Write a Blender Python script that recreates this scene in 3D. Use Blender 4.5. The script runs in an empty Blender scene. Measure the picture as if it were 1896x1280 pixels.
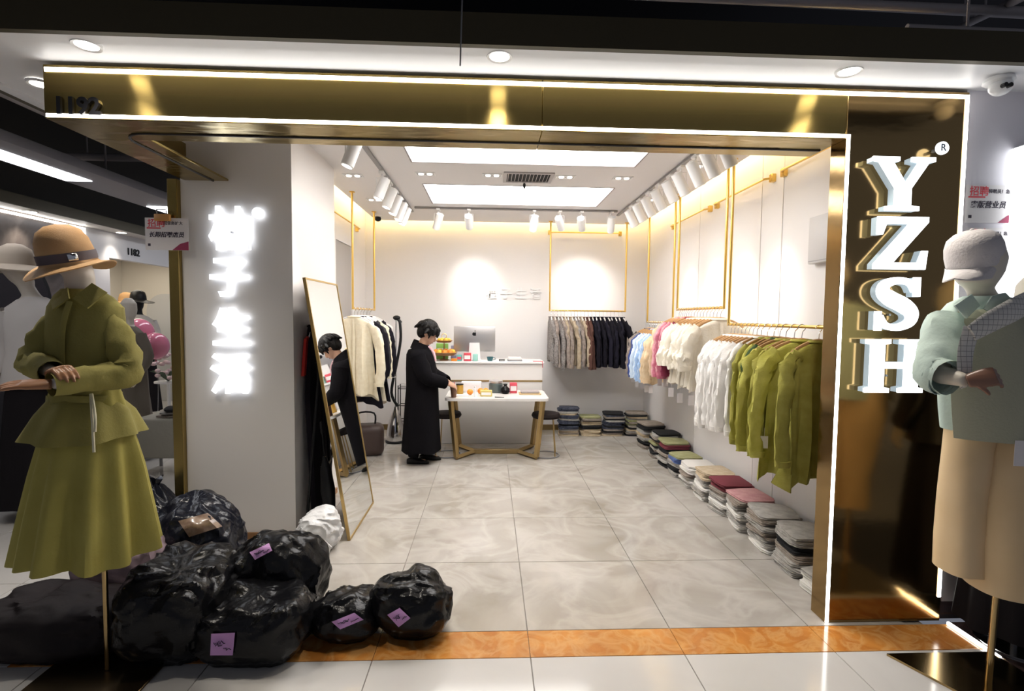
import bpy, bmesh, math, random
from mathutils import Vector, Matrix, noise
from mathutils.bvhtree import BVHTree
import numpy as np
rnd = random.Random(7)
PI = math.pi
scene = bpy.context.scene
COL = scene.collection

# ------------------------------------------------------------------ camera
CH = 1.55
FPX = 950.0
YAW, PITCH, ROLL = 0.04343, 0.05493, 0.01025
def cam_axes():
    cy, sy, cp, sp = math.cos(YAW), math.sin(YAW), math.cos(PITCH), math.sin(PITCH)
    fwd = Vector((sy*cp, cy*cp, -sp)); right = Vector((cy, -sy, 0)); down = fwd.cross(right)
    c, s = math.cos(ROLL), math.sin(ROLL)
    return c*right - s*down, s*right + c*down, fwd
CR, CD, CF = cam_axes()
CAM = Vector((0, 0, CH))
cam_data = bpy.data.cameras.new('camera')
cam = bpy.data.objects.new('camera', cam_data); COL.objects.link(cam)
cam_data.sensor_fit = 'HORIZONTAL'; cam_data.sensor_width = 36.0
cam_data.lens = FPX/1896*36.0
cam_data.clip_start = 0.05
m = Matrix((CR, -CD, -CF)).transposed().to_4x4(); m.translation = CAM
cam.matrix_world = m
scene.camera = cam

# ------------------------------------------------------------------ world, exposure
world = bpy.data.worlds.new('world'); scene.world = world; world.use_nodes = True
wb = world.node_tree.nodes['Background']
wb.inputs[0].default_value = (0.80, 0.84, 1.0, 1); wb.inputs[1].default_value = 0.13
vs = scene.view_settings
vs.view_transform = 'Standard'; vs.look = 'None'; vs.exposure = 0.45; vs.gamma = 1.0; vs.use_curve_mapping = False
E_PANEL, E_COVE, E_LED, E_SIGN, E_CORR = 8.5, 16.0, 7.0, 2.2, 6.0
W_SPOT, W_DOWN = 30.0, 30.0

# measured points of the photograph turned into points of the place
def ray(x, y): return ((x-948)/FPX)*CR + ((y-640)/FPX)*CD + CF
def gnd(x, y, z=0.0):
    d = ray(x, y); return CAM + d*((z-CH)/d.z)
def atY(x, y, Y):
    d = ray(x, y); return CAM + d*(Y/d.y)
def atX(x, y, X):
    d = ray(x, y); return CAM + d*(X/d.x)

# ------------------------------------------------------------------ materials
MATS = {}
def mat(name, col, rough=0.5, metal=0.0, emit=0.0, ecol=None, col2=None, nscale=8.0, ndetail=4.0, nlo=0.35, nhi=0.65,
        bump=0.0, bscale=40.0, stretch=None, coat=0.0, alpha=1.0, trans=0.0, sheen=0.0, spec=None, distort=0.0, aniso=0.0):
    if name in MATS: return MATS[name]
    m = bpy.data.materials.new(name); m.use_nodes = True
    nt = m.node_tree; b = nt.nodes['Principled BSDF']
    b.inputs['Base Color'].default_value = (*col, 1)
    b.inputs['Roughness'].default_value = rough; b.inputs['Metallic'].default_value = metal
    if coat: b.inputs['Coat Weight'].default_value = coat; b.inputs['Coat Roughness'].default_value = 0.08
    if trans: b.inputs['Transmission Weight'].default_value = trans
    if sheen: b.inputs['Sheen Weight'].default_value = sheen
    if spec is not None: b.inputs['Specular IOR Level'].default_value = spec
    if aniso:
        b.inputs['Anisotropic'].default_value = aniso; cv = nt.nodes.new('ShaderNodeCombineXYZ'); cv.inputs[2].default_value = 1.0; nt.links.new(cv.outputs[0], b.inputs['Tangent'])
    if alpha < 1: b.inputs['Alpha'].default_value = alpha
    if emit:
        b.inputs['Emission Color'].default_value = (*(ecol or col), 1); b.inputs['Emission Strength'].default_value = emit
    if col2 or bump:
        tc = nt.nodes.new('ShaderNodeTexCoord'); mp = nt.nodes.new('ShaderNodeMapping')
        nt.links.new(tc.outputs['Object'], mp.inputs['Vector'])
        if stretch: mp.inputs['Scale'].default_value = stretch
    if col2:
        n = nt.nodes.new('ShaderNodeTexNoise'); n.inputs['Scale'].default_value = nscale; n.inputs['Detail'].default_value = ndetail
        n.inputs['Distortion'].default_value = distort
        r = nt.nodes.new('ShaderNodeValToRGB')
        r.color_ramp.elements[0].position = nlo; r.color_ramp.elements[1].position = nhi
        r.color_ramp.elements[0].color = (*col, 1); r.color_ramp.elements[1].color = (*col2, 1)
        nt.links.new(mp.outputs[0], n.inputs['Vector']); nt.links.new(n.outputs['Fac'], r.inputs[0]); nt.links.new(r.outputs[0], b.inputs['Base Color'])
    if bump:
        n2 = nt.nodes.new('ShaderNodeTexNoise'); n2.inputs['Scale'].default_value = bscale; n2.inputs['Detail'].default_value = 4
        bp = nt.nodes.new('ShaderNodeBump'); bp.inputs['Strength'].default_value = bump; bp.inputs['Distance'].default_value = 0.02
        nt.links.new(mp.outputs[0], n2.inputs['Vector']); nt.links.new(n2.outputs['Fac'], bp.inputs['Height']); nt.links.new(bp.outputs[0], b.inputs['Normal'])
    MATS[name] = m
    return m

def marble(name, base, vein, dark, rough, scale):
    m = bpy.data.materials.new(name); m.use_nodes = True; nt = m.node_tree; b = nt.nodes['Principled BSDF']
    b.inputs['Roughness'].default_value = rough
    g = nt.nodes.new('ShaderNodeNewGeometry')
    n1 = nt.nodes.new('ShaderNodeTexNoise'); n1.inputs['Scale'].default_value = scale; n1.inputs['Detail'].default_value = 8; n1.inputs['Distortion'].default_value = 0.9
    n2 = nt.nodes.new('ShaderNodeTexNoise'); n2.inputs['Scale'].default_value = scale*1.15; n2.inputs['Detail'].default_value = 8; n2.inputs['Distortion'].default_value = 1.2
    for n in (n1, n2): nt.links.new(g.outputs['Position'], n.inputs['Vector'])
    r1 = nt.nodes.new('ShaderNodeValToRGB'); r1.color_ramp.elements[0].position = .3; r1.color_ramp.elements[1].position = .7
    r1.color_ramp.elements[0].color = (*dark, 1); r1.color_ramp.elements[1].color = (*base, 1)
    r2 = nt.nodes.new('ShaderNodeValToRGB'); e = r2.color_ramp.elements
    e[0].position = .40; e[0].color = (0, 0, 0, 1); e[1].position = .5; e[1].color = (1, 1, 1, 1)
    e3 = e.new(.60); e3.color = (0, 0, 0, 1)
    mx = nt.nodes.new('ShaderNodeMix'); mx.data_type = 'RGBA'; mx.inputs[7].default_value = (*vein, 1)
    mm = nt.nodes.new('ShaderNodeMath'); mm.operation = 'MULTIPLY'; mm.inputs[1].default_value = 0.38
    nt.links.new(n1.outputs['Fac'], r1.inputs[0]); nt.links.new(n2.outputs['Fac'], r2.inputs[0])
    nt.links.new(r2.outputs[0], mm.inputs[0]); nt.links.new(mm.outputs[0], mx.inputs[0])
    nt.links.new(r1.outputs[0], mx.inputs[6]); nt.links.new(mx.outputs[2], b.inputs['Base Color'])
    MATS[name] = m
    return m

M_WALL = mat('white_paint', (0.80, 0.78, 0.775), 0.6, bump=0.02, bscale=120)
M_COLUMN = mat('white_panel', (0.80, 0.77, 0.75), 0.35)
M_CEIL = mat('ceiling_paint', (0.78, 0.76, 0.76), 0.7)
M_SOFFIT = mat('soffit_paint', (0.80, 0.80, 0.82), 0.4)
M_GOLD = mat('brushed_brass', (0.34, 0.25, 0.085), 0.24, 1.0, bump=0.02, bscale=2.0, stretch=(0.3, 1, 6), aniso=.92)
M_GOLDP = mat('polished_brass_panel', (0.30, 0.20, 0.085), 0.13, 1.0, bump=0.10, bscale=2.2, stretch=(.6, 1, 1.6))
M_GOLDPIPE = mat('gold_pipe', (0.83, 0.56, 0.16), 0.28, 1.0)
M_BRASS = mat('brass_plate', (0.42, 0.30, 0.14), 0.16, 1.0)
M_LED = mat('led_white', (1, 1, 1), 0.5, emit=E_LED, ecol=(1.0, 0.97, 0.92))
M_LEDW = mat('led_warm', (1, .8, .5), 0.5, emit=E_COVE, ecol=(1.0, 0.74, 0.34))
M_PANEL = mat('light_panel', (1, 1, 1), 0.5, emit=E_PANEL, ecol=(1.0, 0.97, 0.94))
M_LAMP = mat('lamp_lens', (1, 1, 1), 0.5, emit=9.0, ecol=(1.0, 0.93, 0.82))
M_SIGN = mat('sign_light', (1, 1, 1), 0.5, emit=E_SIGN, ecol=(0.93, 0.97, 1.0))
M_SIGN2 = mat('halo_sign_light', (1, 1, 1), 0.5, emit=E_SIGN*.7, ecol=(0.86, 0.92, 1.0))
M_CORRL = mat('corridor_light', (1, 1, 1), 0.5, emit=E_CORR, ecol=(0.93, 0.95, 1.0))
M_BLACKC = mat('dark_ceiling', (0.012, 0.011, 0.014), 0.9)
M_PIPE = mat('ceiling_pipe', (0.36, 0.33, 0.33), 0.6)
M_LIP = mat('bronze_lip', (0.060, 0.048, 0.024), 0.5, 0.3)
M_BLACK = mat('black_plastic', (0.010, 0.010, 0.011), 0.4, spec=.3)
M_WHITE = mat('white_plastic', (0.82, 0.82, 0.82), 0.35)
M_GREY = mat('grey_metal', (0.35, 0.35, 0.36), 0.4, 0.6)
M_CHROME = mat('chrome', (0.75, 0.75, 0.76), 0.12, 1.0)
M_ALU = mat('aluminium', (0.62, 0.61, 0.62), 0.33, 0.85)
M_TILE = marble('grey_marble_tile', (0.485, 0.455, 0.42), (0.60, 0.57, 0.535), (0.33, 0.30, 0.26), 0.15, 1.9)
M_TILEC = marble('white_marble_tile', (0.66, 0.64, 0.615), (0.60, 0.575, 0.55), (0.62, 0.595, 0.565), 0.10, 1.2)
M_STRIP = marble('amber_marble', (0.66, 0.27, 0.055), (0.80, 0.50, 0.20), (0.46, 0.16, 0.03), 0.14, 6.0)
M_GROUT = mat('grout', (0.30, 0.27, 0.24), 0.8)
M_WOOD = mat('light_wood', (0.55, 0.33, 0.15), 0.5, col2=(0.42, 0.23, 0.10), nscale=3, stretch=(1, 12, 12))
M_BAG = mat('black_bin_bag', (0.006, 0.006, 0.007), 0.22, spec=.22, bump=0.3, bscale=20)
M_BAGN = mat('navy_bin_bag', (0.008, 0.009, 0.015), 0.20, spec=.3, bump=0.3, bscale=20)
M_NOTE = mat('purple_note', (0.62, 0.33, 0.66), 0.7)
M_INK = mat('ink', (0.03, 0.02, 0.04), 0.7)
M_INKR = mat('red_ink', (0.75, 0.06, 0.08), 0.6)
M_PAPER = mat('paper', (0.80, 0.76, 0.76), 0.6)
M_MAROON = mat('maroon_print', (0.32, 0.03, 0.09), 0.6)
M_MIRROR = mat('mirror_glass', (0.9, 0.91, 0.9), 0.01, 1.0)
M_SKIN = mat('skin', (0.55, 0.32, 0.22), 0.55)
M_HAIR = mat('black_hair', (0.005, 0.0045, 0.0045), 0.45, spec=.2, bump=0.5, bscale=60, stretch=(1, 1, .2))
M_MANN = mat('mannequin_white', (0.66, 0.60, 0.52), 0.45)
M_HANDW = mat('mannequin_wood', (0.36, 0.17, 0.08), 0.4)

# ------------------------------------------------------------------ mesh helpers
class MB:
    def __init__(s): s.v = []; s.f = []
    def add(s, vf, M=None):
        v, f = vf; o = len(s.v)
        for p in v:
            p = Vector(p)
            s.v.append(M @ p if M is not None else p)
        s.f += [[i+o for i in q] for q in f]
        return s
    def box(s, a, b):
        return s.add(g_box(a, b))
    def mesh(s, name):
        me = bpy.data.meshes.new(name)
        me.from_pydata([tuple(p) for p in s.v], [], s.f)
        bm = bmesh.new(); bm.from_mesh(me); bmesh.ops.recalc_face_normals(bm, faces=bm.faces[:]); bm.to_mesh(me); bm.free()
        for p in me.polygons: p.use_smooth = True
        me.set_sharp_from_angle(angle=0.75)
        return me
    def build(s, name, mt, parent=None, loc=None, rz=0.0):
        return obj(name, s.mesh(name), mt, parent, loc, rz)

def obj(name, me, mt, parent=None, loc=None, rz=0.0, link_obj=False):
    o = bpy.data.objects.new(name, me); COL.objects.link(o)
    if mt is not None:
        if link_obj:
            if not me.materials: me.materials.append(None)
            o.material_slots[0].link = 'OBJECT'; o.material_slots[0].material = mt
        elif not me.materials: me.materials.append(mt)
        elif me.materials[0] is not mt:
            o.material_slots[0].link = 'OBJECT'; o.material_slots[0].material = mt
    if parent: o.parent = parent
    if loc is not None: o.location = loc
    if rz: o.rotation_euler[2] = rz
    return o
def empty(name, loc=(0, 0, 0), rz=0.0):
    o = bpy.data.objects.new(name, None); COL.objects.link(o); o.empty_display_size = .1
    o.location = loc; o.rotation_euler[2] = rz
    return o
def tag(o, label, cat, group=None):
    o['label'] = label; o['category'] = cat
    if group: o['group'] = group
    return o
def thing(name, label, cat, loc=(0, 0, 0), rz=0.0, group=None):
    return tag(empty(name, loc, rz), label, cat, group)
def struct(o): o['kind'] = 'structure'; return o
def part(o, label): o['label'] = label; return o

def T(x=0, y=0, z=0): return Matrix.Translation((x, y, z))
def RX(a): return Matrix.Rotation(a, 4, 'X')
def RY(a): return Matrix.Rotation(a, 4, 'Y')
def RZ(a): return Matrix.Rotation(a, 4, 'Z')
def S3(x, y, z): return Matrix.Diagonal((x, y, z, 1))

def g_box(a, b):
    x0, y0, z0 = a; x1, y1, z1 = b
    v = [(x0, y0, z0), (x1, y0, z0), (x1, y1, z0), (x0, y1, z0), (x0, y0, z1), (x1, y0, z1), (x1, y1, z1), (x0, y1, z1)]
    return v, [[0, 3, 2, 1], [4, 5, 6, 7], [0, 1, 5, 4], [1, 2, 6, 5], [2, 3, 7, 6], [3, 0, 4, 7]]
def g_rbox(a, b, r=.01, seg=2):
    bm = bmesh.new()
    v, f = g_box(a, b)
    vv = [bm.verts.new(p) for p in v]
    for q in f: bm.faces.new([vv[i] for i in q])
    bmesh.ops.bevel(bm, geom=bm.edges[:], offset=r, segments=seg, profile=.5, affect='EDGES')
    bm.verts.index_update()
    out = [tuple(p.co) for p in bm.verts], [[q.index for q in fc.verts] for fc in bm.faces]
    bm.free(); return out
def g_loft(rings, cap0=True, cap1=True):
    n = len(rings[0]); v = [p for r in rings for p in r]; f = []
    for i in range(len(rings)-1):
        for j in range(n):
            k = (j+1) % n
            f.append([i*n+j, i*n+k, (i+1)*n+k, (i+1)*n+j])
    if cap0: f.append(list(range(n-1, -1, -1)))
    if cap1: f.append([(len(rings)-1)*n+j for j in range(n)])
    return v, f
def g_lathe(prof, n=24, cap=True):
    return g_loft([[(r*math.cos(2*PI*j/n), r*math.sin(2*PI*j/n), z) for j in range(n)] for r, z in prof], cap, cap)
def g_cyl(r, z0, z1, n=20): return g_lathe([(r, z0), (r, z1)], n)
def smooth_path(pts, k=4):
    P = [Vector(p) for p in pts]; out = []
    for i in range(len(P)-1):
        p0, p1, p2, p3 = P[max(i-1, 0)], P[i], P[i+1], P[min(i+2, len(P)-1)]
        for s in range(k):
            t = s/k
            out.append(.5*((2*p1)+(p2-p0)*t+(2*p0-5*p1+4*p2-p3)*t*t+(3*p1-p0-3*p2+p3)*t**3))
    out.append(P[-1]); return out
def g_tube(path, rad, n=8, flat=1.0, smooth=0, cap=True, wob=0.0, seed=0, up=None):
    P = [Vector(p) for p in path]
    R = list(rad) if hasattr(rad, '__len__') else [rad]*len(P)
    if smooth:
        Q = smooth_path(P, smooth); RR = []
        for i in range(len(Q)):
            t = i/(len(Q)-1)*(len(R)-1); a = int(min(t, len(R)-2)); RR.append(R[a]+(R[a+1]-R[a])*(t-a))
        P, R = Q, RR
    rings = []; u = None
    for i, p in enumerate(P):
        d = (P[min(i+1, len(P)-1)]-P[max(i-1, 0)])
        if d.length < 1e-9: d = Vector((0, 0, 1))
        d.normalize()
        if u is None:
            a = Vector(up) if up else (Vector((0, 1, 0)) if abs(d.y) < .9 else Vector((1, 0, 0)))
            u = (a-d*a.dot(d)).normalized()
        else: u = (u-d*u.dot(d)).normalized()
        w = d.cross(u); ring = []
        for j in range(n):
            th = 2*PI*j/n
            r = R[i]
            if wob: r *= 1+wob*noise.noise(Vector((math.cos(th)*1.3+seed*7.1, math.sin(th)*1.3, i*.55+seed)))
            ring.append(p+u*(math.cos(th)*r*flat)+w*(math.sin(th)*r))
        rings.append(ring)
    return g_loft(rings, cap, cap)
def g_ell(c, rx, ry, rz, nu=16, nv=10):
    rings = []
    for i in range(1, nv):
        ph = -PI/2+PI*i/nv
        rings.append([(c[0]+rx*math.cos(ph)*math.cos(2*PI*j/nu), c[1]+ry*math.cos(ph)*math.sin(2*PI*j/nu), c[2]+rz*math.sin(ph)) for j in range(nu)])
    return g_loft(rings)
def g_prism(poly, d0, d1, plane='XZ'):
    n = len(poly)
    if plane == 'XZ': v = [(x, d0, z) for x, z in poly]+[(x, d1, z) for x, z in poly]
    elif plane == 'XY': v = [(x, y, d0) for x, y in poly]+[(x, y, d1) for x, y in poly]
    else: v = [(d0, y, z) for y, z in poly]+[(d1, y, z) for y, z in poly]
    f = [list(range(n)), list(range(2*n-1, n-1, -1))]
    for i in range(n):
        k = (i+1) % n; f.append([i, k, n+k, n+i])
    return v, f
def rrect(x0, y0, x1, y1, r, n=5):
    out = []
    for cx, cy, a in ((x1-r, y1-r, 0), (x0+r, y1-r, PI/2), (x0+r, y0+r, PI), (x1-r, y0+r, 1.5*PI)):
        for i in range(n+1):
            t = a+PI/2*i/n; out.append((cx+r*math.cos(t), cy+r*math.sin(t)))
    return out
def eval_mesh(o, name):
    dg = bpy.context.evaluated_depsgraph_get()
    me = bpy.data.meshes.new_from_object(o.evaluated_get(dg)); me.name = name
    return me
def remeshed(mb, name, voxel=.008, smooth=4):
    o = mb.build('tmp', None)
    r = o.modifiers.new('r', 'REMESH'); r.mode = 'VOXEL'; r.voxel_size = voxel
    s = o.modifiers.new('s', 'SMOOTH'); s.iterations = smooth; s.factor = .5
    bpy.context.view_layer.update()
    me = eval_mesh(o, name)
    bpy.data.objects.remove(o)
    for p in me.polygons: p.use_smooth = True
    return me
def text_mesh(s, size, ext=.004, off=0.0, align='CENTER', flip=True, shear=0.0):
    c = bpy.data.curves.new('t', 'FONT'); c.body = s; c.size = size; c.extrude = ext; c.offset = off
    c.align_x = align; c.align_y = 'CENTER'; c.resolution_u = 3; c.shear = shear
    o = bpy.data.objects.new('t', c); COL.objects.link(o)
    bpy.context.view_layer.update()
    me = eval_mesh(o, 'text')
    bpy.data.objects.remove(o); bpy.data.curves.remove(c)
    if flip: me.transform(RX(PI/2))     # stand it up, facing -Y
    for p in me.polygons: p.use_smooth = False
    return me
def spot(name, loc, target, watts, angle, blend=.6, col=(1, .93, .85), size=.03, parent=None):
    l = bpy.data.lights.new(name, 'SPOT'); l.energy = watts; l.spot_size = angle; l.spot_blend = blend; l.color = col; l.shadow_soft_size = size
    o = bpy.data.objects.new(name, l); COL.objects.link(o); o.location = loc
    o.rotation_euler = (Vector(target)-Vector(loc)).to_track_quat('-Z', 'Y').to_euler()
    return o

# ================================================================== SETTING
Y0, WX, WB, LX, ZC = 2.48, 2.14, 7.0, -1.67, 2.80
def slab(name, a, b, mt, parent=None):
    o = MB().box(a, b).build(name, mt, parent); return o

# floor base and tiles (pieces with open joints)
TS = 0.715; G = 0.004; XO = 0.197
floor_in = struct(slab('floor', (-2.1, 2.455, -.05), (WX+.1, WB+.1, -.006), M_GROUT))
floor_out = struct(slab('floor', (-5.2, -1.2, -.05), (5.0, 2.2551, -.0061), M_GROUT))
floor_side = struct(slab('floor', (-5.2, 2.2552, -.05), (-2.1002, 9.6, -.0062), M_GROUT))
def tiles(parent, x0, x1, y0, y1, yo, mt):
    me = MB().add(g_rbox((G/2, G/2, -.02), (TS-G/2, TS-G/2, 0), .0012, 1)).mesh('tile')
    k0 = math.floor((x0-XO)/TS); k1 = math.ceil((x1-XO)/TS)
    j0 = math.floor((y0-yo)/TS); j1 = math.ceil((y1-yo)/TS)
    for k in range(k0, k1):
        for j in range(j0, j1):
            ax, bx = max(XO+k*TS, x0), min(XO+(k+1)*TS, x1); ay, by = max(yo+j*TS, y0), min(yo+(j+1)*TS, y1)
            if bx-ax < .02 or by-ay < .02: continue
            if bx-ax > TS-.001 and by-ay > TS-.001: obj('tile', me, mt, parent, (ax, ay, 0))
            else: MB().add(g_rbox((ax+G/2, ay+G/2, -.02), (bx-G/2, by-G/2, 0), .0012, 1)).build('tile', mt, parent)
tiles(floor_in, -2.1, WX, 2.455, WB, 2.455, M_TILE)
tiles(floor_out, -5.2, 5.0, -1.2, 2.255, 2.255, M_TILEC)
tiles(floor_side, -5.2, -2.1, 2.255, 9.6, 2.255, M_TILEC)
strip = struct(slab('trim_1', (-2.1, 2.2553, -.05), (5.0, 2.4549, -.0063), M_GROUT))
k = XO-4*TS
while k < 4.4:
    a, b = max(k, -2.1), k+TS
    MB().add(g_rbox((a+.001, 2.2565, -.02), (b-.001, 2.4535, 0.0), .001, 1)).build('tile', M_STRIP, strip)
    k += TS

# shop walls
struct(slab('wall_back', (-2.1, WB, 0), (WX+.1, WB+.1, 3.0), M_WALL))
wr = struct(slab('wall_right', (WX, 2.60, 0), (WX+.1, WB-.0005, 3.0), M_WALL))
for yy in (3.72, 4.02, 5.22):
    MB().box((WX-.004, yy, .08), (WX-.001, yy+.012, 2.95)).build('panel_seam', M_COLUMN, wr)
struct(slab('wall_left', (-2.098, 4.50, 0), (LX, WB-.0005, 3.0), M_WALL))
struct(slab('wall_sign', (-2.06, 3.55, 0.045), (-1.335, 4.4995, 3.0), M_COLUMN))
d1 = struct(slab('door_1', (LX+.001, 5.55, 0), (LX+.02, 6.2, 2.36), mat('door_grey', (.42, .40, .39), .5)))
MB().box((LX+.002, 5.48, 0), (LX+.035, 5.549, 2.43)).box((LX+.002, 6.201, 0), (LX+.035, 6.27, 2.43)).box((LX+.002, 5.549, 2.361), (LX+.035, 6.201, 2.43)).build('door_frame', M_WALL, d1)
M_BASEB = mat('brown_skirting', (.30, .15, .06), .4)
struct(slab('baseboard_sign', (-2.061, 3.538, 0), (-1.325, 3.5495, .045), M_BASEB))
struct(slab('baseboard_sign', (-1.3345, 3.5385, 0), (-1.325, 4.49, .045), M_BASEB))
struct(slab('baseboard_back', (LX+.002, WB-.012, 0), (WX-.002, WB-.0005, .075), mat('bronze_skirting', (.30, .21, .09), .3, .8)))
struct(slab('baseboard_right', (WX-.012, 2.62, 0), (WX-.0005, WB-.013, .075), M_WALL))

# shop ceiling: slab around two recessed light panels, cove above
PX0, PX1 = -.65, 1.19
PY = ((3.43, 4.27), (4.95, 5.79))
CX0, CX1, CY0, CY1 = LX+.17, WX-.17, 2.78, 6.84
ceil = struct(empty('ceiling'))
for a, b in (((CX0, CY0), (PX0, CY1)), ((PX1, CY0), (CX1, CY1)), ((PX0, CY0), (PX1, PY[0][0])), ((PX0, PY[0][1]), (PX1, PY[1][0])), ((PX0, PY[1][1]), (PX1, CY1))):
    MB().box((a[0], a[1], ZC), (b[0], b[1], ZC+.05)).build('ceiling_board', M_CEIL, ceil)
MB().box((-2.1, 2.77, 3.0), (WX+.1, WB+.1, 3.05)).build('cove_top', M_CEIL, ceil)
for i, (y0, y1) in enumerate(PY):
    t = thing('ceiling_light_panel', ('large white glowing ceiling panel behind the gold header', 'large white glowing ceiling panel beyond the air vent')[i], 'ceiling light', (0, 0, 0))
    MB().box((PX0+.012, y0+.012, ZC+.030), (PX1-.012, y1-.012, ZC+.036)).build('diffuser', M_PANEL, t)
    f = MB()
    f.box((PX0, y0, ZC-.003), (PX0+.012, y1, ZC+.04)).box((PX1-.012, y0, ZC-.003), (PX1, y1, ZC+.04))
    f.box((PX0+.012, y0, ZC-.003), (PX1-.012, y0+.012, ZC+.04)).box((PX0+.012, y1-.012, ZC-.003), (PX1-.012, y1, ZC+.04))
    f.build('frame', mat('panel_frame', (.30, .27, .27), .5), t)
# warm LED lines lying on the slab edge in the cove
for i, (a, b, w) in enumerate((((CX0, CY1-.03, ZC+.052), (CX1, CY1-.005, ZC+.075), 'back'), ((CX1-.03, 2.9, ZC+.052), (CX1-.005, CY1-.04, ZC+.075), 'right'), ((CX0+.005, 4.55, ZC+.052), (CX0+.03, CY1-.04, ZC+.075), 'left'))):
    t = slab('cove_light', a, b, M_LEDW)
    tag(t, 'warm yellow cove light line along the top of the %s wall' % w, 'cove light')

# portal -------------------------------------------------------------
HX0, HX1, HZ0, HZ1 = -2.035, 2.342, 2.435, 2.675
PIX = 1.728
portal = thing('shop_portal', 'brushed gold shopfront portal edged with white light lines', 'shopfront', (0, Y0, 0))
MB().add(g_rbox((HX0, 0, HZ0), (0.24, .28, HZ1), .003, 1)).build('header_panel', M_GOLD, portal)
MB().add(g_rbox((0.2405, 0, HZ0), (PIX-.0005, .28, HZ1), .003, 1)).build('header_panel', M_GOLD, portal)
MB().add(g_rbox((PIX, 0, 0), (HX1, .115, HZ1), .003, 1)).build('pillar_panel', M_GOLDP, portal)
MB().add(g_rbox((HX0, .2805, HZ0+.001), (-1.745, 1.068, HZ0+.014), .002, 1)).build('return_soffit', M_GOLD, portal)
MB().add(g_rbox((HX0, .2805, HZ0+.0145), (HX0+.02, 1.068, HZ1), .003, 1)).build('return_fascia', M_GOLD, portal)
MB().add(g_rbox((-2.125, 1.03, 0), (-2.0605, 1.10, HZ0+.001), .003, 1)).build('post', M_GOLD, portal)
# groove trim on the underside, rounded at the corner
gp = [(PIX-.02, .17, HZ0-.002), (-1.70, .17, HZ0-.002)]
for i in range(7):
    t = -PI/2-PI/2*i/6
    gp.append((-1.70+.14*math.cos(t)*1.0, .31+.14*math.sin(t), HZ0-.002))
gp.append((-1.84, 1.06, HZ0-.002))
MB().add(g_tube(gp, .006, 6)).build('soffit_groove', mat('groove_dark', (.05, .045, .045), .4, .5), portal)
e = -.004
leds = [((HX0+.01, e, 2.642), (HX1-.005, .002, 2.660)), ((HX0+.01, e, 2.440), (PIX+.018, .002, 2.456)),
        ((HX1-.022, e, .13), (HX1-.005, .002, 2.6415)), ((PIX+.002, e, .004), (PIX+.018, .002, 2.4395))]
for a, b in leds: MB().box(a, b).build('light_line', M_LED, portal)
t = obj('house_number', text_mesh('1192', .105, .006, .0035), mat('digit_black', (.01, .01, .012), .3), portal, tuple(atY(143, 198, Y0-.006)-Vector((0, Y0, 0))))
t.scale = (1.0, 1, 1)
part(t, 'black raised shop number digits')

# mall soffit above the portal (two steps, bronze lip, rounded left corner)
SZ = 2.692
def soffit_outline(x0, y0, r, xr, yb):
    pts = [(xr, y0)]
    for i in range(9):
        a = -PI/2-PI/2*i/8
        pts.append((x0+r+r*math.cos(a), y0+r+r*math.sin(a)))
    pts.append((x0, yb))
    return pts
oo = soffit_outline(-2.50, 2.225, .45, 5.0, 9.0)
ii = soffit_outline(-2.44, 2.30, .40, 5.0, 9.0)
back = [(-2.05, 9.0), (-2.05, 2.77), (5.0, 2.77)]
soff = struct(MB().add(g_prism(ii+back, SZ, SZ+.04, 'XY')).build('trim_2', M_SOFFIT))
rim = MB()
n = len(oo)
v = [(x, y, SZ-.012) for x, y in oo]+[(x, y, SZ-.012) for x, y in ii]+[(x, y, SZ+.03) for x, y in oo]+[(x, y, SZ+.03) for x, y in ii]
f = []
for i in range(n-1):
    f += [[i, i+1, n+i+1, n+i], [2*n+i, 3*n+i, 3*n+i+1, 2*n+i+1], [i, 2*n+i, 2*n+i+1, i+1], [n+i, n+i+1, 3*n+i+1, 3*n+i]]
rim.add((v, f)); rim.build('soffit_rim', M_SOFFIT, soff)
lo = soffit_outline(-2.53, 2.195, .47, 5.0, 9.0)
v = [(x, y, SZ-.014) for x, y in lo]+[(x, y, SZ-.014) for x, y in oo]+[(x, y, SZ+.115) for x, y in lo]+[(x, y, SZ+.115) for x, y in oo]
MB().add((v, f)).build('bronze_lip', M_LIP, soff)
DL = [(75, 152), (160, 79), (925, 100), (1572, 128)]
DN = ['at the left end of the portal soffit', 'above the left of the gold header', 'above the middle of the gold header', 'above the right of the gold header']
for (px, py), nm in zip(DL, DN):
    c = gnd(px, py, SZ)
    t = thing('downlight', 'round glowing downlight '+nm, 'downlight', (c.x, c.y, SZ))
    MB().add(g_cyl(.042, -.0125, -.008, 24)).build('lens', M_LAMP, t)
    MB().add(g_loft([[(r*math.cos(2*PI*j/24), r*math.sin(2*PI*j/24), z) for j in range(24)] for r, z in ((.043, -.013), (.055, -.016), (.058, -.004), (.043, -.003), (.043, -.013))], False, False)).build('trim_ring', M_WHITE, t)
    spot('downlight_beam', (c.x, c.y, SZ-.03), (c.x, c.y+.02, 0), W_DOWN, math.radians(110), .8, (1, .92, .80), .04)

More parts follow.
